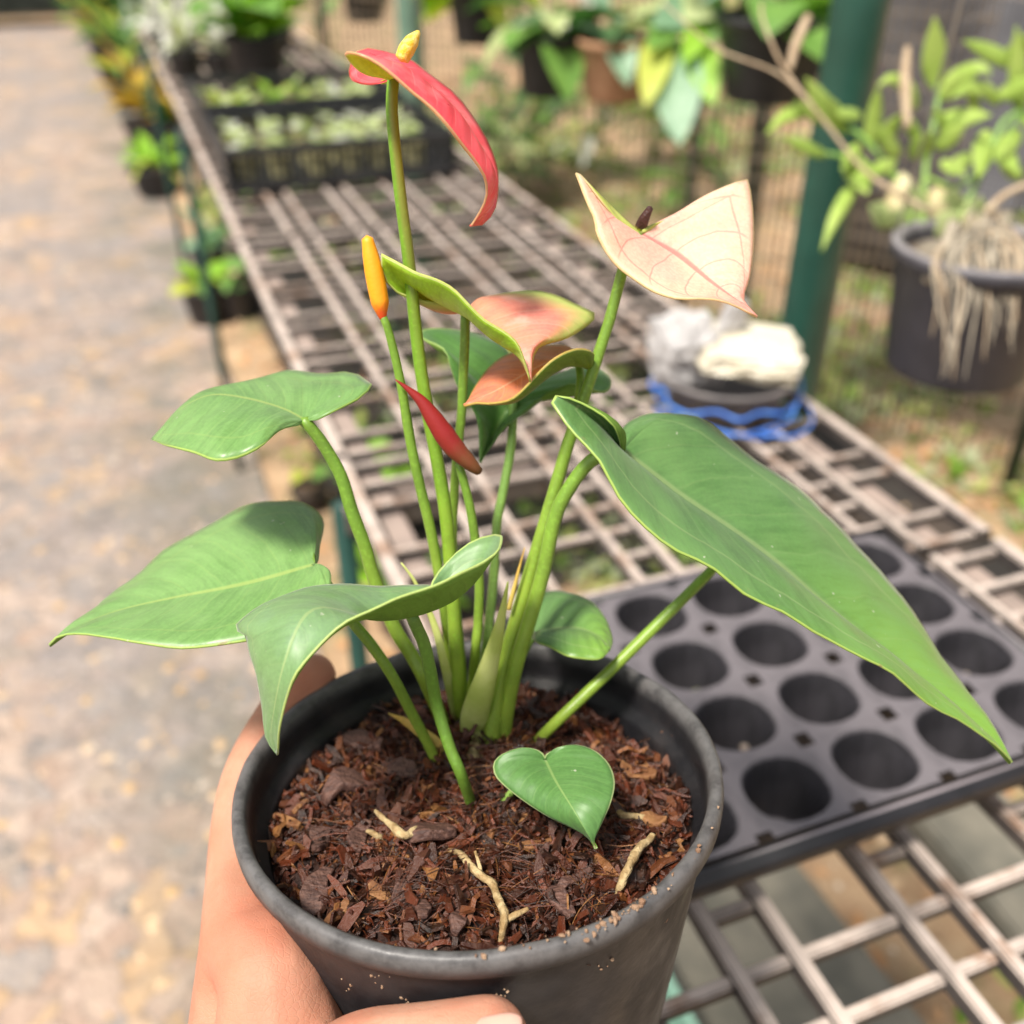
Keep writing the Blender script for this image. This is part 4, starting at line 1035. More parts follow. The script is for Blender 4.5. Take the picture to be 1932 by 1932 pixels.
# ------------------------------------------------------------------ generic foliage
def simple_leaf(name, L, w, droop=.4, fold=.15, n=9, m=4, shape=.8, twist=0):
    V, F, UV = [], [], []
    for i in range(n+1):
        t = i/n
        ww = w*.5*(math.sin(math.pi*min(1, t**shape))**.75 if 0 < t < 1 else 0)+(.0004 if i in (0, n) else 0)
        ang = droop*t
        cx = L*(math.sin(ang)/droop if droop else t); cz = -L*((1-math.cos(ang))/droop if droop else 0)
        for j in range(-m//2, m//2+1):
            s = j/(m/2)
            V.append((cx, ww*s, cz + fold*ww*abs(s)))
    c = m//2*2+1
    for i in range(n):
        for j in range(c-1):
            F.append((i*c+j, (i+1)*c+j, (i+1)*c+j+1, i*c+j+1)); UV.append([(j/(c-1), i/n), (j/(c-1), (i+1)/n), ((j+1)/(c-1), (i+1)/n), ((j+1)/(c-1), i/n)])
    me = mesh(name, V, F)
    lay = me.uv_layers.new(name='UVMap')
    for p, uu in zip(me.polygons, UV):
        for li, q in zip(p.loop_indices, uu): lay.data[li].uv = q
    me.polygons.foreach_set('use_smooth', [True]*len(me.polygons))
    return me
def bleaf(name, c1, c2, vein=None, tr=.3, rough=.45):
    return leaf_mat(name, c1, c2, vein or tuple(min(1, x*1.6) for x in c2), tuple(min(1, x*1.4) for x in c2), lat=.15, transl=tr, rough=rough)
M['bl_bright'] = bleaf('bright green leaf', (.17, .36, .02), (.27, .48, .04))
M['bl_mid'] = bleaf('mid green leaf', (.10, .22, .04), (.16, .3, .06))
M['bl_dark'] = bleaf('dark green leaf', (.04, .10, .03), (.07, .15, .04))
M['bl_yellow'] = bleaf('yellow green leaf', (.36, .42, .05), (.46, .5, .1))
M['bl_pale'] = bleaf('pale green leaf', (.34, .42, .17), (.45, .5, .24))
M['bl_silver'] = bleaf('silver leaf', (.45, .47, .40), (.60, .60, .54))
M['bl_blue'] = bleaf('blue green leaf', (.16, .30, .17), (.24, .38, .25))
M['bl_croton'] = bleaf('croton leaf', (.42, .20, .03), (.40, .34, .04))
M['bl_orchid'] = bleaf('orchid leaf', (.28, .41, .07), (.40, .51, .13))
M['terracotta'] = pm('terracotta', (.30, .15, .08), (.38, .21, .12), 25, .8, .3, .001)
M['blackpot'] = pm('black nursery pot', (.018, .017, .019), (.03, .028, .03), 30, .5, .1, .001)
M['greypot'] = pm('dark grey pot', (.035, .034, .042), (.05, .048, .058), 30, .5, .1, .001, dust=(.3, .28, .29), dust_amt=.8)
M['soil2'] = pm('pot soil', (.03, .018, .012), (.08, .05, .03), 60, .9, .8, .004)
M['wire'] = pm('steel wire', (.25, .24, .22), (.35, .33, .3), 60, .4)
def pot_meshes(r, h, taper=.72):
    b = lathe_me('pot', [(.001, 0), (r*taper, 0), (r*(taper+.02), .003), (r*.96, h*.86), (r*.97, h*.87), (r*1.03, h*.88), (r*1.035, h*.995), (r*1.01, h), (r*.93, h), (r*.92, h*.9), (r*.88, h*.8)], 28)
    s = lathe_me('soil', [(r*.9, h*.86), (r*.5, h*.88), (.001, h*.9)], 20)
    return b, s
LEAF_CACHE = {}
def get_leaf(L, w, dr, sh, mat):
    k = (round(L, 3), round(w, 3), round(dr, 2), sh, mat)
    if k not in LEAF_CACHE:
        me = simple_leaf('leaf', L, w, dr, .18, shape=sh); me.materials.append(M[mat]); LEAF_CACHE[k] = me
    return LEAF_CACHE[k]
def potted(label, loc, pr, ph, leaves, lmats, potm='blackpot', L=.12, w=.05, spread=(.25, 1.2), hgt=.05, group=None, hang=None, name='potted_plant', cat='potted plant', sh=.8, seed=0, taper=.72, drp=(.5, 1.3)):
    rg_ = random.Random(seed)
    t = thing(name, label, cat, loc, group=group)
    b, s = pot_meshes(pr, ph, taper)
    part('pot', b, M[potm], t); part('soil', s, M['soil2'], t)
    for i in range(leaves):
        LL = L*rg_.choice((.8, 1.0, 1.15)); me = get_leaf(LL, w*LL/L, rg_.choice(drp), sh, rg_.choice(lmats))
        o = part('leaf', me, None, t)
        az = i*2.4+rg_.uniform(-.3, .3); el = rg_.uniform(*spread)
        o.location = (pr*.25*math.cos(az), pr*.25*math.sin(az), ph*.9+rg_.uniform(0, hgt))
        o.rotation_euler = (rg_.uniform(-.4, .4), -el, az)
    if hang:
        for k in range(3):
            a = k*2.094+.4
            part('hanger_wire', tube([np.array([pr*math.cos(a), pr*math.sin(a), ph*.95]), np.array([0, 0, hang])], [.0012, .0012], 3, 6), M['wire'], t)
    return t

# hanging pots along the right, hung from an overhead rail
RAILZ = 2.15
def hang_at(u, v, d, label, pr, ph, **kw):
    """(u, v) picture place of the pot's bottom centre"""
    p = at(u, v, d)
    return potted(label, p, pr, ph, hang=RAILZ-p[2]-.01, name='hanging_plant', cat='hanging plant', group='pots hung from the overhead rail', **kw), p
hp = []
hp.append(hang_at(1448, 185, 1.75, 'wide black hanging pot with large pale green leaves beside green post', .102, .135, leaves=12, lmats=['bl_pale', 'bl_blue', 'bl_mid'], L=.17, w=.10, spread=(.0, .8), seed=3)[1])
hp.append(hang_at(1158, 188, 2.05, 'brown terracotta hanging pot with grey-green leaves', .077, .115, leaves=12, lmats=['bl_blue', 'bl_dark', 'bl_pale'], potm='terracotta', L=.13, w=.06, spread=(-.1, 1.0), seed=5)[1])
hp.append(hang_at(1035, 178, 2.1, 'black hanging pot left of the terracotta pot with broad pale leaves', .075, .12, leaves=13, lmats=['bl_pale', 'bl_mid', 'bl_dark'], L=.15, w=.08, spread=(-.5, .9), seed=8)[1])
hp.append(hang_at(905, 80, 2.3, 'black hanging pot with yellow-green leaves at the top edge of picture', .075, .12, leaves=14, lmats=['bl_yellow', 'bl_bright'], L=.16, w=.085, spread=(-.6, .9), seed=11)[1])
hp.append(hang_at(690, 40, 2.9, 'small dark hanging pot with green leaves above the bright green potted plant', .07, .11, leaves=9, lmats=['bl_mid', 'bl_dark'], L=.12, w=.05, spread=(-.4, .9), seed=12)[1])
# trailing plant with big drooping leaves between the pots
tp = thing('trailing_plant', 'trailing vine with broad bright and blue-green leaves drooping between the hanging pots', 'plant', at(1290, 20, 1.8))
tb = at(1290, 20, 1.8)
for u0, v0, u1, v1, w_, mt in ((1275, 70, 1280, 240, .092, 'bl_blue'), (1250, 60, 1222, 170, .06, 'bl_yellow'), (1310, 60, 1340, 170, .06, 'bl_bright'), (1290, 20, 1235, 70, .06, 'bl_mid'), (1300, 10, 1370, 60, .07, 'bl_mid'), (1250, -10, 1330, 20, .06, 'bl_pale'), (1330, 0, 1250, 30, .07, 'bl_blue'), (1360, -10, 1300, 90, .06, 'bl_bright'), (1400, -20, 1480, 20, .09, 'bl_pale')):
    a, b = at(u0, v0, 1.78), at(u1, v1, 1.70)
    L_ = np.linalg.norm(b-a)
    me = simple_leaf('leaf', L_*1.05, w_, .35, .12); me.materials.append(M[mt])
    o = part('leaf', me, None, tp)
    dx = Vector(b-a).normalized(); ny = Vector((-.2, -1, .35)); zz = (ny-dx*ny.dot(dx)).normalized(); yy = zz.cross(dx)
    mt_ = Matrix((dx, yy, zz)).transposed().to_4x4()
    o.rotation_euler = mt_.to_euler(); o.location = Vector(a-tb)
part('vine_stem', tube([np.array([0, 0, 0]), at(1275, 60, 1.79)-tb, at(1330, 10, 1.8)-tb, at(1400, -60, 1.85)-tb, np.array([.25, .3, RAILZ-tb[2]])], [.003]*5, 20, 8), M['stem'], tp)
# the overhead rails
o = link('hanging_rail', tube([np.array([p_[0]*1.0, p_[1], RAILZ]) for p_ in sorted(hp, key=lambda q: q[0])], [.012]*len(hp), 30, 12), M['wire'])
tag(o, 'steel pipe rail overhead from which the row of pots hangs', 'rail')

# ------------------------------------------------------------------ orchid pot at right
D_O = .80
ob_ = at(1800, 690, D_O)
rp = .066
orchid = thing('hanging_orchid', 'dark grey hanging pot with narrow light green orchid leaves and dry trailing roots', 'orchid', ob_, absolute=True)
b, s = pot_meshes(rp, .100, .80)
for me_ in (b, s):
    for v in me_.vertices: v.co += Vector(ob_)
part('pot', b, M['greypot'], orchid); part('growing_medium', s, pm('bark chips', (.12, .09, .07), (.3, .26, .2), 40, .9, 1.0, .006), orchid)
for k in range(3):
    a = k*2.094+.9
    part('hanger_wire', tube([ob_+np.array([rp*math.cos(a), rp*math.sin(a), .106]), ob_+np.array([0, 0, 1.3])], [.0011, .0011], 3, 6), M['wire'], orchid)
def strap(u0, v0, u1, v1, w, mt, d0=D_O, d1=D_O-.03, sag=0.0, nm='leaf'):
    a, b = at(u0, v0, d0), at(u1, v1, d1)
    mid = (a+b)/2 + np.array([0, 0, sag])
    Q = smooth([a, (a+mid)/2+np.array([0, 0, sag*.35]), mid, (b+mid)/2+np.array([0, 0, sag*.35]), b], 14)
    V, F, UV = [], [], []
    hw = w*1.22/2*D_O/FPX
    T = np.gradient(Q, axis=0); view = np.array([.1, .75, -.5]); 
    for i, q in enumerate(Q):
        t = i/14; tt = T[i]/np.linalg.norm(T[i])
        s_ = np.cross(tt, view); s_ /= np.linalg.norm(s_)
        ww = max(.0006, hw*.92*math.sin(math.pi*min(1, .1+.9*t**.85))**.85)
        nn = np.cross(s_, tt)
        for j in (-1, -.5, 0, .5, 1): V.append(q + s_*ww*j + nn*ww*.22*abs(j))
    for i in range(14):
        for j in range(4):
            F.append((i*5+j, (i+1)*5+j, (i+1)*5+j+1, i*5+j+1)); UV.append([(j/4, i/14), (j/4, (i+1)/14), ((j+1)/4, (i+1)/14), ((j+1)/4, i/14)])
    me = mesh(nm, V, F); lay = me.uv_layers.new(name='UVMap')
    for p, uu in zip(me.polygons, UV):
        for li, q in zip(p.loop_indices, uu): lay.data[li].uv = q
    ob = part(nm, me, M[mt], orchid)
    so = ob.modifiers.new('t', 'SOLIDIFY'); so.thickness = .0003
for a in [(1766, 165, 1764, 33, 42), (1772, 190, 1872, 140, 34, .012), (1885, 195, 1793, 187, 30, .01), (1771, 222, 1870, 217, 34), (1761, 277, 1822, 236, 34), (1865, 245, 1846, 335, 36), (1925, 245, 1876, 302, 34), (1545, 212, 1445, 252, 27, .008), (1560, 292, 1476, 258, 24), (1580, 240, 1521, 147, 38), (1625, 213, 1578, 216, 28), (1642, 282, 1658, 160, 28), (1606, 285, 1636, 366, 46), (1618, 355, 1550, 474, 24, .012), (1730, 205, 1655, 163, 28, .012), (1920, 118, 1819, 77, 34), (1928, 213, 1918, 50, 34), (1932, 330, 1880, 300, 34), (1900, 130, 1945, 60, 36), (1700, 290, 1650, 240, 34), (1720, 300, 1758, 250, 34), (1880, 180, 1955, 150, 34), (1930, 215, 1990, 240, 34), (1600, 250, 1560, 180, 30), (1690, 300, 1640, 330, 26), (1660, 270, 1700, 215, 26), (1740, 260, 1700, 215, 28), (1800, 250, 1760, 205, 26), (1830, 290, 1790, 330, 28), (1780, 300, 1820, 330, 28), (1620, 270, 1590, 320, 24), (1560, 230, 1500, 190, 24), (1890, 260, 1920, 330, 28), (1850, 210, 1825, 160, 26), (1640, 330, 1600, 300, 24)]:
    strap(*a[:5], 'bl_orchid', sag=a[5] if len(a) > 5 else .0)
for a in [(1690, 420, 1640, 388, 44), (1740, 425, 1720, 350, 46), (1790, 420, 1800, 355, 50), (1830, 440, 1850, 370, 46), (1720, 430, 1680, 400, 40), (1760, 440, 1810, 400, 44), (1900, 440, 1935, 395, 40), (1870, 470, 1760, 476, 30)]:
    strap(*a, 'bl_pale', d0=D_O+.0, d1=D_O-.02)
for P_, w_ in (([(1740, 430), (1745, 330), (1752, 280), (1768, 200), (1766, 160)], 12), ([(1720, 420), (1690, 335), (1625, 257), (1590, 240)], 11), ([(1690, 335), (1610, 300), (1560, 290)], 10), ([(1800, 430), (1850, 330), (1890, 235), (1925, 210)], 12), ([(1745, 335), (1820, 345), (1932, 210)], 9)):
    part('stem', tube([at(u, v, D_O-.005) for u, v in P_], [px(w_, D_O), px(w_*.8, D_O)], 20, 8), M['bl_orchid'] if False else M['stem_pale'], orchid)
for u, v, r_ in ((1702, 348, 26), (1690, 375, 22), (1768, 372, 26), (1825, 395, 24)):
    part('pseudobulb', tube([at(u, v+40, D_O), at(u, v+15, D_O), at(u, v, D_O), at(u, v-22, D_O)], [px(r_*1.2, D_O), px(r_*2, D_O), px(r_*1.8, D_O), px(8, D_O)], 12, 12), M['bl_pale'] if False else pm('pseudobulb', (.45, .38, .2), (.5, .46, .28), 60, .6), orchid)
M['dry'] = pm('dry root and stem', (.34, .25, .16), (.48, .38, .26), 80, .8, .3, .001)
M['dry2'] = pm('grey dry root', (.27, .235, .18), (.4, .35, .27), 80, .8, .3, .001)
def dstem(P_, w_, nm='dry_stem', m='dry', dd=-.035):
    part(nm, tube([at(p[0], p[1], (p[2] if len(p) > 2 else D_O+dd)) for p in P_], [px(x, D_O) for x in w_], 22, 8), M[m], orchid)
dstem([(1755, 400), (1640, 330), (1560, 235), (1480, 130), (1440, 40), (1437, 5)], [11, 9, 7, 7, 6, 5])
dstem([(1545, 215), (1470, 140), (1350, 90), (1250, 5)], [6, 5, 5, 4])
dstem([(1490, 130), (1500, 90), (1525, 30)], [12, 20, 14])
dstem([(1712, 240), (1708, 150), (1712, 90)], [14, 22, 12])
dstem([(1860, 400), (1900, 365), (1960, 340)], [14, 12, 10])
rg = random.Random(5)
dstem([(1800, 420), (1776, 480), (1748, 530)], [22, 20, 16], 'root', 'dry2', -.075)
for i in range(34):
    x0 = 1765+i*6+rg.uniform(-8, 8)
    dstem([(1850+rg.uniform(-25, 60), 400+rg.uniform(-10, 20), D_O-.02), (x0, 475, D_O-.088), (x0+rg.uniform(-18, 18), 550, D_O-.098), (x0+rg.uniform(-30, 30), 640+rg.uniform(-110, 80), D_O-.098)], [rg.uniform(3, 8), rg.uniform(3, 6), 4, 1.5], 'root', rg.choice(('dry', 'dry2', 'dry2')))

# ------------------------------------------------------------------ things on the bench
def bench_pot(u, v, label, pr, ph, **kw):
    p = on_z(u, v, ZT+.001); return potted(label, p, pr, ph, **kw)
bench_pot(492, 178, 'black pot with glossy bright green leaves on the far bench', .062, .115, leaves=22, lmats=['bl_bright', 'bl_bright', 'bl_mid'], L=.15, w=.085, spread=(.35, 1.25), hgt=.04, seed=2)
# silver rosettes at the far end
rg = random.Random(9)
spots = [(2.52, .16), (2.50, .245), (2.66, .18), (2.68, .32), (2.82, .15), (2.84, .27), (2.85, .43), (2.99, .2), (2.98, .36), (3.14, .14), (3.15, .29), (3.3, .22), (3.32, .38)]
ROW = {2.5: 'nearest', 2.7: 'second', 2.8: 'third', 3.0: 'fourth', 3.1: 'fifth', 3.2: 'fifth', 3.3: 'farthest'}
def rosette_label(i):
    row = [ROW[min(ROW, key=lambda k: abs(k-q[0]))] for q in spots]
    same = [q[1] for q, w_ in zip(spots, row) if w_ == row[i]]
    side = 'left' if spots[i][1] == min(same) else ('right' if spots[i][1] == max(same) else 'middle')
    return 'pale silver rosette, %s one of the %s row at the far bench end' % (side, row[i])
for i, (t_, r_) in enumerate(spots):
    root_ = thing('silver_plant', rosette_label(i), 'plant', W(t_, r_, ZT+.002), group='silver rosettes at the far end of the bench')
    b, s = pot_meshes(.036, .05)
    part('pot', b, M['blackpot'], root_); part('soil', s, M['soil2'], root_)
    for k in range(16):
        me = get_leaf(rg.choice((.09, .11, .13)), .016, rg.choice((.6, 1.2, 1.8)), .7, rg.choice(('bl_silver', 'bl_silver', 'bl_pale')))
        o = part('leaf', me, None, root_); o.location = (0, 0, .05+rg.uniform(0, .015)); o.rotation_euler = (rg.uniform(-.5, .5), -rg.uniform(.1, 1.4), k*2.4)
M['backlit'] = pm('yellowish peat pot', (.34, .31, .15), (.46, .42, .22), 40, .9)  # yellowish tint stands in for lit leaves showing between the slats
# slatted crates with pale seedlings
M['crate'] = pm('black crate plastic', (.016, .017, .018), (.03, .03, .032), 30, .5, .1, .001)
def crate(label, t0, t1, r0, r1, h):
    c = thing('seedling_crate', label, 'crate', W((t0+t1)/2, (r0+r1)/2, ZT+.002), absolute=True)
    z = ZT+.003
    part('floor', oriented_box('floor', W((t0+t1)/2, r0+.004, z+.004), W((t0+t1)/2, r1-.004, z+.004), t1-t0-.008, .004, 0), M['crate'], c, False)
    for (ta, ra, tb, rb) in ((t0, r0, t0, r1), (t1, r0, t1, r1)):
        part('top_rail', oriented_box('top_rail', W(ta, ra, z+h), W(tb, rb, z+h), .010, .012, .001), M['crate'], c, False)
        part('bottom_rail', oriented_box('bottom_rail', W(ta, ra, z+.0125), W(tb, rb, z+.0125), .007, .012, .001), M['crate'], c, False)
        n = 30
        for k in range(n+1):
            r = ra+(rb-ra)*k/n
            part('slat', oriented_box('slat', W(ta, r-.0018, z+h-.0115), W(ta, r+.0018, z+h-.0115), .004, h-.0235, 0), M['crate'], c, False)
    for r in (r0, r1):
        part('end_panel', oriented_box('end_panel', W(t0+.004, r, z+h-.0005), W(t1-.004, r, z+h-.0005), .006, h, .001), M['crate'], c, False)
    return c
crate('front black slatted crate of seedlings on the bench', 1.50, 1.76, .132, .472, .062)
crate('rear black slatted crate of seedlings on the bench, behind the front one', 1.79, 2.05, .132, .472, .070)
sid = 0
for (t0, r_list, hh) in ((1.555, 6, .05), (1.62, 6, .05), (1.70, 6, .05), (1.85, 6, .055), (1.93, 6, .055), (2.0, 6, .055)):
    front = t0 < 1.77
    for j in range(r_list):
        r_ = .165+.052*j
        root_ = thing('seedling', 'pale seedling, %s from left in the %s row of the %s crate' % (('first', 'second', 'third', 'fourth', 'fifth', 'last')[j], {1.555: 'front', 1.62: 'middle', 1.70: 'back', 1.85: 'front', 1.93: 'middle', 2.0: 'back'}[t0], 'front' if front else 'rear'), 'seedling', W(t0+rg.uniform(-.01, .01), r_+rg.uniform(-.006, .006), ZT+.0075), group='seedlings in the front crate' if front else 'seedlings in the rear crate')
        b, s = pot_meshes(.02, .034)
        part('pot', b, M['backlit'], root_); part('soil', s, M['soil2'], root_)
        pal = ('bl_pale', 'bl_pale', 'bl_silver') if j > 3 or front else ('bl_pale', 'bl_yellow', 'bl_bright')
        for k in range(9):
            me = get_leaf(rg.choice((.022, .027, .032)), .018, rg.choice((.4, .9)), .8, rg.choice(pal))
            o = part('leaf', me, None, root_); o.location = (0, 0, .034+rg.uniform(0, .014)); o.rotation_euler = (rg.uniform(-.4, .4), -rg.uniform(.0, 1.1), k*2.4)
# white foam block on a dark bowl, tied with blue twine
fp = W(.668, .452, ZT+.0015)
M['foam'] = pm('white plastic', (.40, .385, .38), (.52, .50, .49), 25, .6, .15, .002, transl=.15)
M['foam_lit'] = pm('cream sponge', (.66, .60, .46), (.72, .67, .55), 25, .7, .3, .002, transl=.15)  # cream tone: light on the white bag's top put into colour
M['twine'] = pm('blue plastic twine', (.03, .14, .55), (.09, .25, .7), 90, .4, .3, .001)
bowl = thing('bowl', 'shallow dark grey bowl on the bench under a white plastic bag', 'bowl', fp)
part('bowl_body', lathe_me('bowl_body', [(.001, .001), (.040, .0), (.046, .004), (.058, .030), (.061, .031), (.062, .034), (.060, .036), (.056, .034), (.045, .012), (.001, .008)], 36), pm('bowl grey', (.10, .09, .09), (.16, .145, .14), 30, .5, .2, .001), bowl)
part('foot_ring', lathe_me('foot_ring', [(.034, -.0005), (.038, -.0005), (.039, .003), (.033, .003)], 30), pm('bowl foot', (.08, .07, .07), (.12, .11, .1), 30, .5), bowl)
def crumple(name, label, cat, c, dims, rot, m, seed, amp=.22):
    bm = bmesh.new(); bmesh.ops.create_cube(bm, size=1)
    bmesh.ops.subdivide_edges(bm, edges=bm.edges[:], cuts=9, use_grid_fill=True)
    for v in bm.verts:
        p = v.co.copy(); q = p.normalized()
        p = p*.62 + q*.38*.72
        n1 = abs(mnoise.noise(p*3.1+Vector((seed, 0, 0)))); n2 = abs(mnoise.noise(p*6.7+Vector((0, seed, 0))))
        p = p*(1 - amp*1.5*n1 - amp*.9*n2 + amp*.35)
        v.co = Vector((p.x*dims[0], p.y*dims[1], p.z*dims[2]))
    me = bpy.data.meshes.new(name); bm.to_mesh(me); bm.free()
    o = link(name, me, m, None, False); o.location = Vector([float(x) for x in c]); o.rotation_euler = rot
    return tag(o, label, cat)
crumple('plastic_bag', 'crumpled white plastic bag slumped over the left of the dark bowl', 'bag', fp+np.array([-.036, .006, .046]), (.052, .052, .052), (.2, -.1, .25), M['foam'], 1)
crumple('lit_top', 'cream-lit top of the white bag, made as a slab across the dark bowl, beside the green post', 'lit_top', fp+np.array([.014, -.008, .054]), (.078, .066, .020), (.12, .05, -.12), M['foam_lit'], 2, .2)
crumple('bag_knot', 'small knotted tuft of white plastic standing on the cream slab', 'knot', fp+np.array([.000, .008, .074]), (.016, .016, .038), (.1, .2, .3), M['foam'], 3)
rg = random.Random(4)
def twine(label, pts, w=.0028):
    o = link('twine', tube([fp+np.array(p) for p in pts], [w]*len(pts), 50, 8, .6, wob=.2), M['twine'])
    return tag(o, label, 'twine', 'blue plastic twine round the bowl')
def loop(rad, z, a0, a1, jit): return [(rad*math.cos(R(a))+rg.uniform(-jit, jit), rad*math.sin(R(a))+rg.uniform(-jit, jit), z+rg.uniform(0, jit)) for a in range(a0, a1, 18)]
twine('thickest blue twine loop round the bowl rim below the white bag', loop(.062, .016, 160, 330, .005), .0019)
twine('blue twine loop lying on the bench bars before the bowl', loop(.068, .005, 200, 340, .006), .0014)
twine('loose blue twine end trailing off to the right of the bowl', [(.02, -.062, .004), (.045, -.066, .003), (.066, -.048, .004), (.072, -.015, .004), (.064, .02, .006), (.06, .05, .004)], .0015)
twine('blue twine strand crossing up over the bowl beside the sponge', [(.03, .045, .037), (.05, .036, .036), (.060, .0, .034), (.060, -.025, .024), (.045, -.052, .010)], .0018)
twine('thin blue twine strand hanging low along the left of the bowl', loop(.060, .012, 170, 260, .004), .0012)
twine('thin blue twine strand looping wide over the bench bars before the bowl', loop(.076, .003, 230, 320, .005), .0011)

# ------------------------------------------------------------------ plants on the ground left of the bench
def gpot(u, v, label, pr, ph, **kw):
    p = on_z(u, v, 0.0); return potted(label, p, pr, ph, group='pots standing along the path', **kw)
gpot(302, 366, 'squat black pot of lime green foliage on the path by the bench', .12, .13, leaves=30, lmats=['bl_bright', 'bl_bright', 'bl_yellow'], L=.14, w=.05, spread=(.1, 1.1), seed=31)
gpot(395, 606, 'black pot with yellow-green leaves on the path, nearest to the bench leg', .075, .125, leaves=10, lmats=['bl_yellow', 'bl_mid', 'bl_bright'], L=.09, w=.055, spread=(.1, .9), seed=33)
gpot(462, 600, 'black pot in the shade under the bench beside the yellow-leaved pot', .075, .125, leaves=8, lmats=['bl_dark', 'bl_mid'], L=.12, w=.05, spread=(.4, 1.2), seed=34)
gpot(400, 520, 'dark pot with grey-green leaves under the bench edge', .07, .11, leaves=12, lmats=['bl_dark', 'bl_blue'], L=.12, w=.04, spread=(.3, 1.2), seed=35)
gpot(288, 280, 'pot of orange and yellow croton leaves on the path', .13, .15, leaves=22, lmats=['bl_croton', 'bl_croton', 'bl_yellow', 'bl_dark'], L=.24, w=.07, spread=(.3, 1.3), hgt=.2, seed=36)
gpot(335, 285, 'dark red leaved plant in black pot behind the bench leg', .13, .15, leaves=18, lmats=['bl_croton', 'bl_dark'], L=.2, w=.07, spread=(.2, 1.2), seed=37)
gpot(255, 205, 'tall yellow-green shrub in a pot beside the far path', .14, .16, leaves=26, lmats=['bl_yellow', 'bl_mid', 'bl_dark'], L=.26, w=.07, spread=(.4, 1.4), hgt=.35, seed=38)
gpot(225, 150, 'dark green shrub in a pot farther along the path', .15, .18, leaves=26, lmats=['bl_mid', 'bl_dark', 'bl_yellow'], L=.3, w=.08, spread=(.4, 1.4), hgt=.4, seed=39)
gpot(208, 105, 'bushy mixed green plant in a pot near the path end', .16, .2, leaves=26, lmats=['bl_mid', 'bl_dark', 'bl_croton'], L=.34, w=.09, spread=(.4, 1.4), hgt=.5, seed=40)
gpot(200, 75, 'dark foliage plant in a pot at the end of the path', .18, .2, leaves=26, lmats=['bl_dark', 'bl_mid'], L=.4, w=.1, spread=(.4, 1.4), hgt=.6, seed=41)
gpot(300, 130, 'dark leafy plant in a pot under the far bench', .16, .2, leaves=26, lmats=['bl_dark', 'bl_mid'], L=.3, w=.09, spread=(.4, 1.4), hgt=.4, seed=42)
gpot(590, 960, 'low potted plant under the bench edge with two yellow leaves', .045, .06, leaves=4, lmats=['bl_yellow', 'bl_yellow', 'bl_mid'], L=.075, w=.032, spread=(.2, 1.0), hgt=.06, seed=43)
gpot(745, 1000, 'bright green low plant in a pot under the bench grid', .07, .1, leaves=16, lmats=['bl_mid', 'bl_bright'], L=.13, w=.05, spread=(.1, 1.0), hgt=.05, seed=44)
gpot(770, 1180, 'leafy green plant in a pot below the bench, behind the stems', .07, .1, leaves=16, lmats=['bl_mid', 'bl_bright', 'bl_dark'], L=.12, w=.05, spread=(.1, 1.0), hgt=.05, seed=45)
def shrub(u, v, d, label, size, mats, seed, n=46):
    p = at(u, v, d); p[2] = max(-.02, .09*mnoise.noise(Vector((p[0]*2.2, p[1]*2.2, 3))))
    rg_ = random.Random(seed)
    t = thing('shrub', label, 'shrub', p, group='shrubs on the soil behind the bench')
    for k in range(5):
        a = k*1.26+rg_.uniform(-.3, .3)
        part('stem', tube([np.array([0, 0, -.02]), np.array([.12*size*math.cos(a), .12*size*math.sin(a), .5*size]), np.array([.3*size*math.cos(a), .3*size*math.sin(a), size*.95])], [.008, .006, .003], 8, 6), M['stem_dark'], t)
    for i in range(n):
        a = i*2.4; f = rg_.uniform(.2, 1.0)
        me = get_leaf(rg_.choice((.16, .2, .25)), rg_.choice((.06, .08)), rg_.choice((.6, 1.2)), .8, rg_.choice(mats))
        o = part('leaf', me, None, t)
        rr = .32*size*f*rg_.uniform(.3, 1)
        o.location = (rr*math.cos(a), rr*math.sin(a), size*f); o.rotation_euler = (rg_.uniform(-.5, .5), -rg_.uniform(-.4, 1.1), a)
shrub(560, 60, 4.6, 'dark green shrub behind the far bench, right of the bright green pot', .7, ['bl_dark', 'bl_mid'], 51)
shrub(660, 60, 4.0, 'loose mid green shrub behind the bench left of the red flower', .6, ['bl_mid', 'bl_dark', 'bl_pale'], 52)
shrub(860, 150, 3.8, 'pale leafy shrub on the soil behind the red flower', .5, ['bl_pale', 'bl_mid', 'bl_dark'], 53)
shrub(985, 60, 4.0, 'dark shrub on the soil behind the black hanging pot', .6, ['bl_dark', 'bl_dark', 'bl_mid'], 54)
shrub(1120, 30, 4.3, 'pale flowering shrub at the back above the terracotta pot', .7, ['bl_pale', 'bl_silver', 'bl_mid'], 55)
shrub(1330, 40, 3.8, 'dark green shrub at the back behind the wide black pot', .7, ['bl_dark', 'bl_mid'], 56)
shrub(1250, 60, 4.6, 'tall mid green shrub at the back behind the trailing vine', .8, ['bl_mid', 'bl_dark', 'bl_bright'], 57)
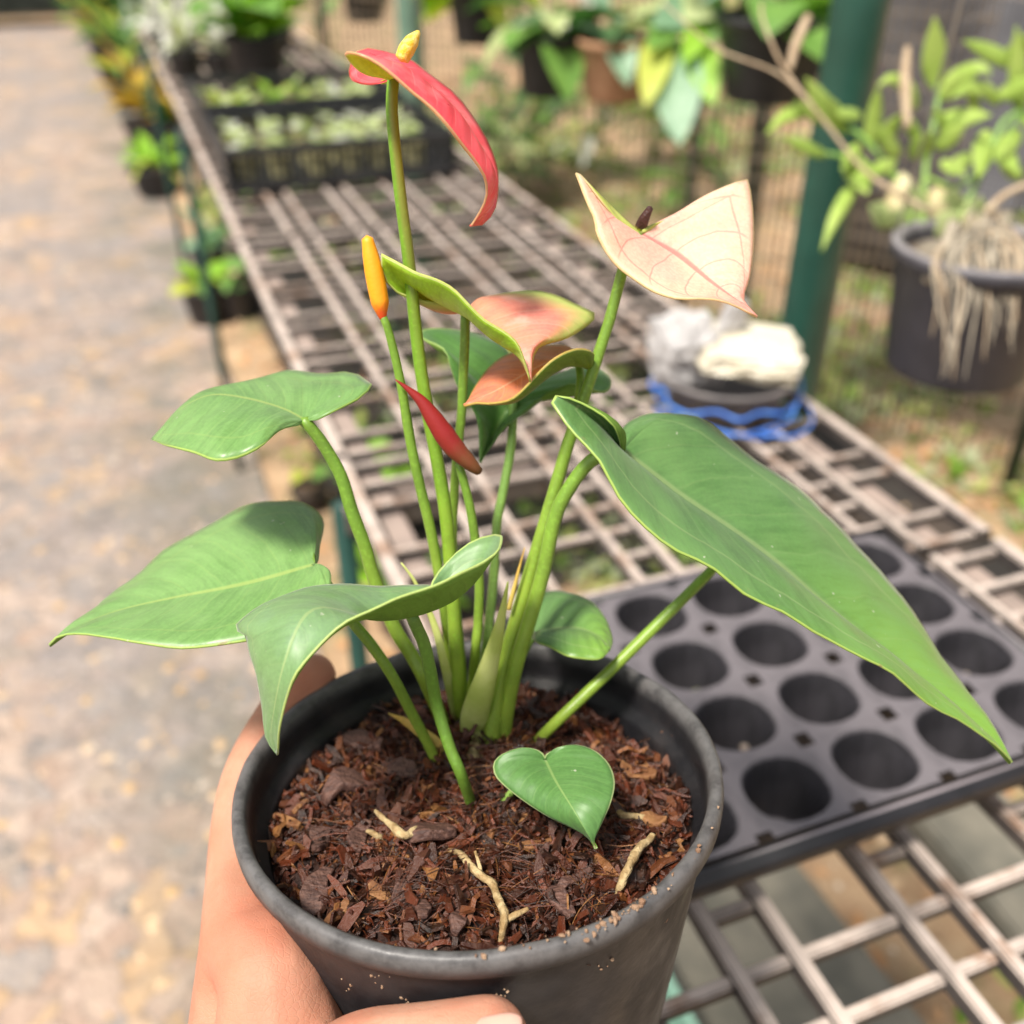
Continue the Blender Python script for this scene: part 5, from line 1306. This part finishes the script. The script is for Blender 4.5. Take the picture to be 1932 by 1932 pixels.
# dark end of the path: a low bench with clutter before a dark screen
M['dark'] = pm('dark green screen cloth', (.012, .018, .015), (.03, .04, .035), 6, .8, .3, .01)
o = link('screen_wall', oriented_box('screen_wall', W(12.2, -5.2, 3.0), W(12.2, 1.4, 3.0), .06, 3.0, .01), M['dark'], None, False)
tag(o, 'dark screen wall closing the far end of the path', 'wall')
pb = thing('potting_bench', 'dark low bench standing across the end of the path', 'bench', W(11.3, -1.4, 0), absolute=True)
part('top', oriented_box('top', W(11.3, -3.2, .42), W(11.3, .4, .42), .6, .04, .005), pm('dark timber', (.03, .026, .022), (.06, .05, .045), 12, .7, .3, .004), pb, False)
for r_ in (-3.1, -1.4, .3):
    part('leg', oriented_box('leg', W(11.3, r_-.03, .38), W(11.3, r_+.03, .38), .5, .38, .004), M['dark'], pb, False)
for k, (r_, w_, c_) in enumerate(((-2.6, .5, (.16, .17, .2)), (-1.7, .6, (.05, .06, .06)), (-.9, .45, (.22, .24, .3)))):
    me = lathe_me('tub', [(.001, 0), (w_*.4, 0), (w_*.5, .18), (w_*.52, .2), (w_*.47, .2), (w_*.37, .02), (.001, .02)], 28)
    o = link('tub', me, pm('tub plastic %d' % k, c_, tuple(x*1.3 for x in c_), 10, .5)); o.location = Vector(W(11.3, r_, .421))
    tag(o, ('pale grey tub at the left of the far dark bench', 'dark tub in the middle of the far dark bench', 'bluish grey tub at the right of the far dark bench')[k], 'tub')

# ------------------------------------------------------------------ under the bench, lower right
M['slab'] = pm('mossy cement slab', (.11, .105, .085), (.18, .165, .13), 14, .85, .5, .01)
def slab(label, t, r, st, sr, z, rot):
    o = link('paving_slab', box_me('paving_slab', sr, st, .045, .006, True), M['slab'], None, False)
    o.location = Vector(W(t, r, z)); o.rotation_euler = (0, 0, AX+rot)
    return tag(o, label, 'slab', 'cement slabs under the bench')
slab('long mossy cement slab on the ground under the bench grid, right of pot', .50, .56, .80, .30, .02, .05)
slab('second cement slab lying further right beneath the bench', .60, .98, .6, .16, .03, -.04)
M['mint'] = pm('mint green plastic', (.20, .36, .28), (.26, .43, .34), 20, .4, .1, .001)
mt_ = thing('mint_crate', 'mint green plastic box under the bench beside the pot', 'box', W(.50, .34, .03), (0, 0, AX), absolute=False)
for (x, y, sx, sy) in ((0, .12, .12, .008), (0, -.12, .12, .008), (.056, 0, .008, .232), (-.056, 0, .008, .232)):
    o = part('side', box_me('side', sx, sy, .16, .002, True), M['mint'], mt_, False); o.location = (x, y, .003)
part('bottom', box_me('bottom', .118, .246, .006, .0, True), M['mint'], mt_, False)
# ------------------------------------------------------------------ weeds, litter and pebbles on the soil at right
def bed_z(p): return .09*mnoise.noise(Vector((p[0]*2.2, p[1]*2.2, 3)))
def scatter(name, label, cat, n, mats, size, region, up=.5, seed=1, kind='leaf', dens=None):
    rg_ = random.Random(seed); V, F, MI = [], [], []
    k = 0
    while k < n:
        t = rg_.uniform(region[0], region[1]); r = rg_.uniform(region[2], region[3])
        p = W(t, r, 0)
        if dens and mnoise.noise(Vector((p[0]*1.7, p[1]*1.7, 9)))+rg_.uniform(-.25, .25) < dens: k += .2; continue
        z = bed_z(p)
        mi = rg_.randrange(len(mats)); s = rg_.uniform(*size)
        b = len(V)
        if kind == 'leaf':
            az = rg_.uniform(0, 6.3); el = rg_.uniform(0, up)
            m_ = Euler((rg_.uniform(-.5, .5), -el, az)).to_matrix()
            for q in ((0, 0, 0), (.35, .22, .06), (.7, .2, .05), (1, 0, -.05), (.7, -.2, .05), (.35, -.22, .06), (.5, 0, .0)):
                v = m_ @ Vector(q)*s; V.append((p[0]+v.x, p[1]+v.y, z+v.z+.004))
            for f in ((0, 6, 1), (1, 6, 2), (2, 6, 3), (3, 6, 4), (4, 6, 5), (5, 6, 0)): F.append(tuple(b+i for i in f)); MI.append(mi)
        else:
            for q in ((0, 0, 1), (1, 0, .1), (.3, .9, .2), (-.8, .6, .1), (-.8, -.6, .1), (.3, -.9, .2)):
                V.append((p[0]+q[0]*s*rg_.uniform(.7, 1.2), p[1]+q[1]*s*rg_.uniform(.7, 1.2), z-.002+q[2]*s*.8))
            for f in ((0, 1, 2), (0, 2, 3), (0, 3, 4), (0, 4, 5), (0, 5, 1)): F.append(tuple(b+i for i in f)); MI.append(mi)
        k += 1
    me = mesh(name, V, F)
    o = link(name, me, mats, None, False)
    me.polygons.foreach_set('material_index', MI)
    return tag(o, label, cat, kind='stuff')
M['weed1'] = pm('weed green', (.12, .25, .02), (.22, .36, .05), 5, .6, transl=.3)
M['weed2'] = pm('weed yellow green', (.34, .40, .09), (.45, .48, .16), 5, .6, transl=.3)
M['weed3'] = pm('weed grey green', (.32, .38, .2), (.45, .48, .3), 5, .6, transl=.3)
M['litter1'] = pm('dry leaf orange', (.38, .19, .08), (.50, .28, .13), 8, .8)
M['litter2'] = pm('dry leaf tan', (.46, .32, .19), (.56, .42, .28), 8, .8)
M['glint'] = pm('pale pebble', (.55, .47, .38), (.7, .62, .52), 30, .6)  # bright stones added to give blurred light dots on the soil
scatter('weeds', 'green and yellowish weeds creeping over the brown soil at right', 'weeds', 24000, [M['weed1'], M['weed2'], M['weed3']], (.02, .07), (.2, 6.5, .25, 3.9), 1.1, 1, dens=.10)
scatter('leaf_litter', 'brown and tan dry leaves littering the soil at right', 'leaf litter', 13000, [M['litter1'], M['litter2'], M['litter1']], (.015, .05), (.1, 7.5, .2, 4.2), .35, 2)
scatter('glints', 'pale pebbles added as bright bokeh dots among weeds on the soil at right', 'glints', 1600, [M['glint']], (.004, .009), (.2, 4, .3, 3.2), 0, 3, 'peb')

def path_grit():
    rg_ = random.Random(77); V, F, MI = [], [], []
    mats = [pm('tan grit', (.36, .30, .24), (.45, .38, .31), 20, .8), pm('grey grit', (.13, .12, .11), (.2, .18, .17), 20, .8), pm('ochre grit', (.38, .24, .11), (.48, .32, .16), 20, .8), M['litter2']]
    for k in range(4200):
        t = rg_.uniform(.2, 1)**2*6.0+.35; r = rg_.uniform(-1.9, .12)
        p = W(t, r, 0); p[2] = .012*mnoise.noise(Vector((p[0]*3, p[1]*3, 3)))
        sz = rg_.choice((.003, .005, .007, .010, .016)); b = len(V); mi = rg_.randrange(4)
        a = rg_.uniform(0, 6.3)
        for q in ((0, 0, .35), (1, 0, 0), (.3, .8, .0), (-.8, .5, .0), (-.8, -.5, .0), (.3, -.8, .0)):
            x, y = q[0]*sz*rg_.uniform(.6, 1.2), q[1]*sz*rg_.uniform(.6, 1.2)
            V.append((p[0]+x*math.cos(a)-y*math.sin(a), p[1]+x*math.sin(a)+y*math.cos(a), p[2]-.001+q[2]*sz))
        for f in ((0, 1, 2), (0, 2, 3), (0, 3, 4), (0, 4, 5), (0, 5, 1)): F.append(tuple(b+i for i in f)); MI.append(mi)
    me = mesh('path_grit', V, F); o = link('path_grit', me, mats, None, False)
    me.polygons.foreach_set('material_index', MI)
    tag(o, 'loose grit and crumbs scattered over the path at left', 'grit', kind='stuff')
path_grit()
# ------------------------------------------------------------------ wire fence and shade net behind
def fence():
    a, b = at(900, 420, 2.95), at(1700, 700, 2.35)
    a = np.array([a[0]-.5, a[1]+.3, 0]); b = np.array([b[0]+.6, b[1]-.25, 0])
    t = thing('wire_fence', 'thin wire mesh fence standing behind the bench before brown soil', 'fence', (a+b)/2, absolute=True)
    d = b-a; L = np.linalg.norm(d); d /= L
    V, F = [], []
    def wire(p, q, w):
        p, q = np.asarray(p), np.asarray(q); k = len(V)
        e = q-p; e = e/np.linalg.norm(e); s1 = np.cross(e, [.3, .9, .2]); s1 /= np.linalg.norm(s1); s2 = np.cross(e, s1)
        for c in (p, q):
            for i in range(4):
                th = math.pi/2*i; V.append(c+w*(s1*math.cos(th)+s2*math.sin(th)))
        for i in range(4): F.append((k+i, k+(i+1) % 4, k+4+(i+1) % 4, k+4+i))
    n = int(L/.021)
    for i in range(n+1): wire(a+d*L*i/n+np.array([0, 0, 0.02]), a+d*L*i/n+np.array([0, 0, 1.25]), .0026)
    for j in range(26): wire(a+np.array([0, .0, .03+j*.048]), b+np.array([0, 0, .03+j*.048]), .0018)
    part('wire_mesh', mesh('wire_mesh', V, F), pm('rusty wire', (.10, .075, .05), (.2, .15, .1), 20, .6), t, False, kind='stuff')
    part('top_rail', tube([a+np.array([0, 0, 1.26]), b+np.array([0, 0, 1.26])], [.012, .012], 4, 12), M['post_dark'], t)
    for f in (0.02, .5, .98):
        p = a+d*L*f
        part('fence_post', tube([p+np.array([0, .015, -.1]), p+np.array([0, .015, 1.28])], [.014, .014], 3, 12), M['post_dark'], t)
fence()
def net():
    a, b = at(1600, 245, 2.35), at(2100, 330, 1.95)
    a, b = a.copy(), b.copy(); zb = min(a[2], b[2])
    t = thing('shade_net', 'grey woven shade net hanging behind the orchid at upper right', 'net', (a+b)/2, absolute=True)
    d = b-a; d[2] = 0; L = np.linalg.norm(d); d /= L
    nrm = np.array([-d[1], d[0], 0])
    V, F = [], []
    def strip(p, q, ax, w, o):
        k = len(V)
        for c, s in ((p, -1), (p, 1), (q, 1), (q, -1)): V.append(c+ax*w*s+nrm*o)
        F.append((k, k+1, k+2, k+3))
    H = 1.3; nv, nh = int(L/.012), int(H/.012)
    base = np.array([a[0], a[1], zb-.12])
    for i in range(nv+1): strip(base+d*L*i/nv, base+d*L*i/nv+np.array([0, 0, H]), d, .0042, .0)
    for j in range(nh+1): strip(base+np.array([0, 0, H*j/nh]), base+d*L+np.array([0, 0, H*j/nh]), np.array([0, 0, 1.0]), .0036, .0015)
    part('net_cloth', mesh('net_cloth', V, F), pm('grey net', (.10, .10, .112), (.17, .17, .185), 6, .7), t, False, kind='stuff')
    sk = [base+np.array([0, 0, .0]), base+d*L+np.array([0, 0, .0])]
    Vs, Fs = [], []
    for i in range(41):
        for j in range(9):
            q = sk[0]+(sk[1]-sk[0])*i/40+np.array([0, 0, .42-.62*j/8])+nrm*(.02+.012*math.sin(i*.9+j*.2))
            Vs.append(q)
    for i in range(40):
        for j in range(8): Fs.append((i*9+j, i*9+j+1, (i+1)*9+j+1, (i+1)*9+j))
    so = part('skirt_cloth', mesh('skirt_cloth', Vs, Fs), pm('dark brown skirt cloth', (.05, .042, .038), (.10, .085, .075), 5, .85, .2, .004), t)
    so.modifiers.new('t', 'SOLIDIFY').thickness = .002
    part('top_batten', oriented_box('top_batten', base+np.array([0, 0, H])-nrm*.02, base+d*L+np.array([0, 0, H])-nrm*.02, .02, .03, .002), M['post_dark'], t, False)
    for f in (0, 1):
        part('net_post', tube([base+d*L*f-nrm*.03+np.array([0, 0, -base[2]-.05]), base+d*L*f-nrm*.03+np.array([0, 0, H])], [.015, .015], 3, 12), M['post_dark'], t)
    # things hanging behind: white squares of daylight on the cloth beyond are left to the cloth itself
    rp_ = at(1668, 30, 2.25)
    o = link('red_strap', tube([at(1672, -40, 2.25), at(1668, 40, 2.25), at(1652, 130, 2.24)], [.011, .011, .009], 14, 8, .3), pm('red strap', (.25, .03, .03), (.32, .05, .05), 20, .6))
    tag(o, 'dull red strap hanging on the grey shade net behind the green post', 'strap')
net()
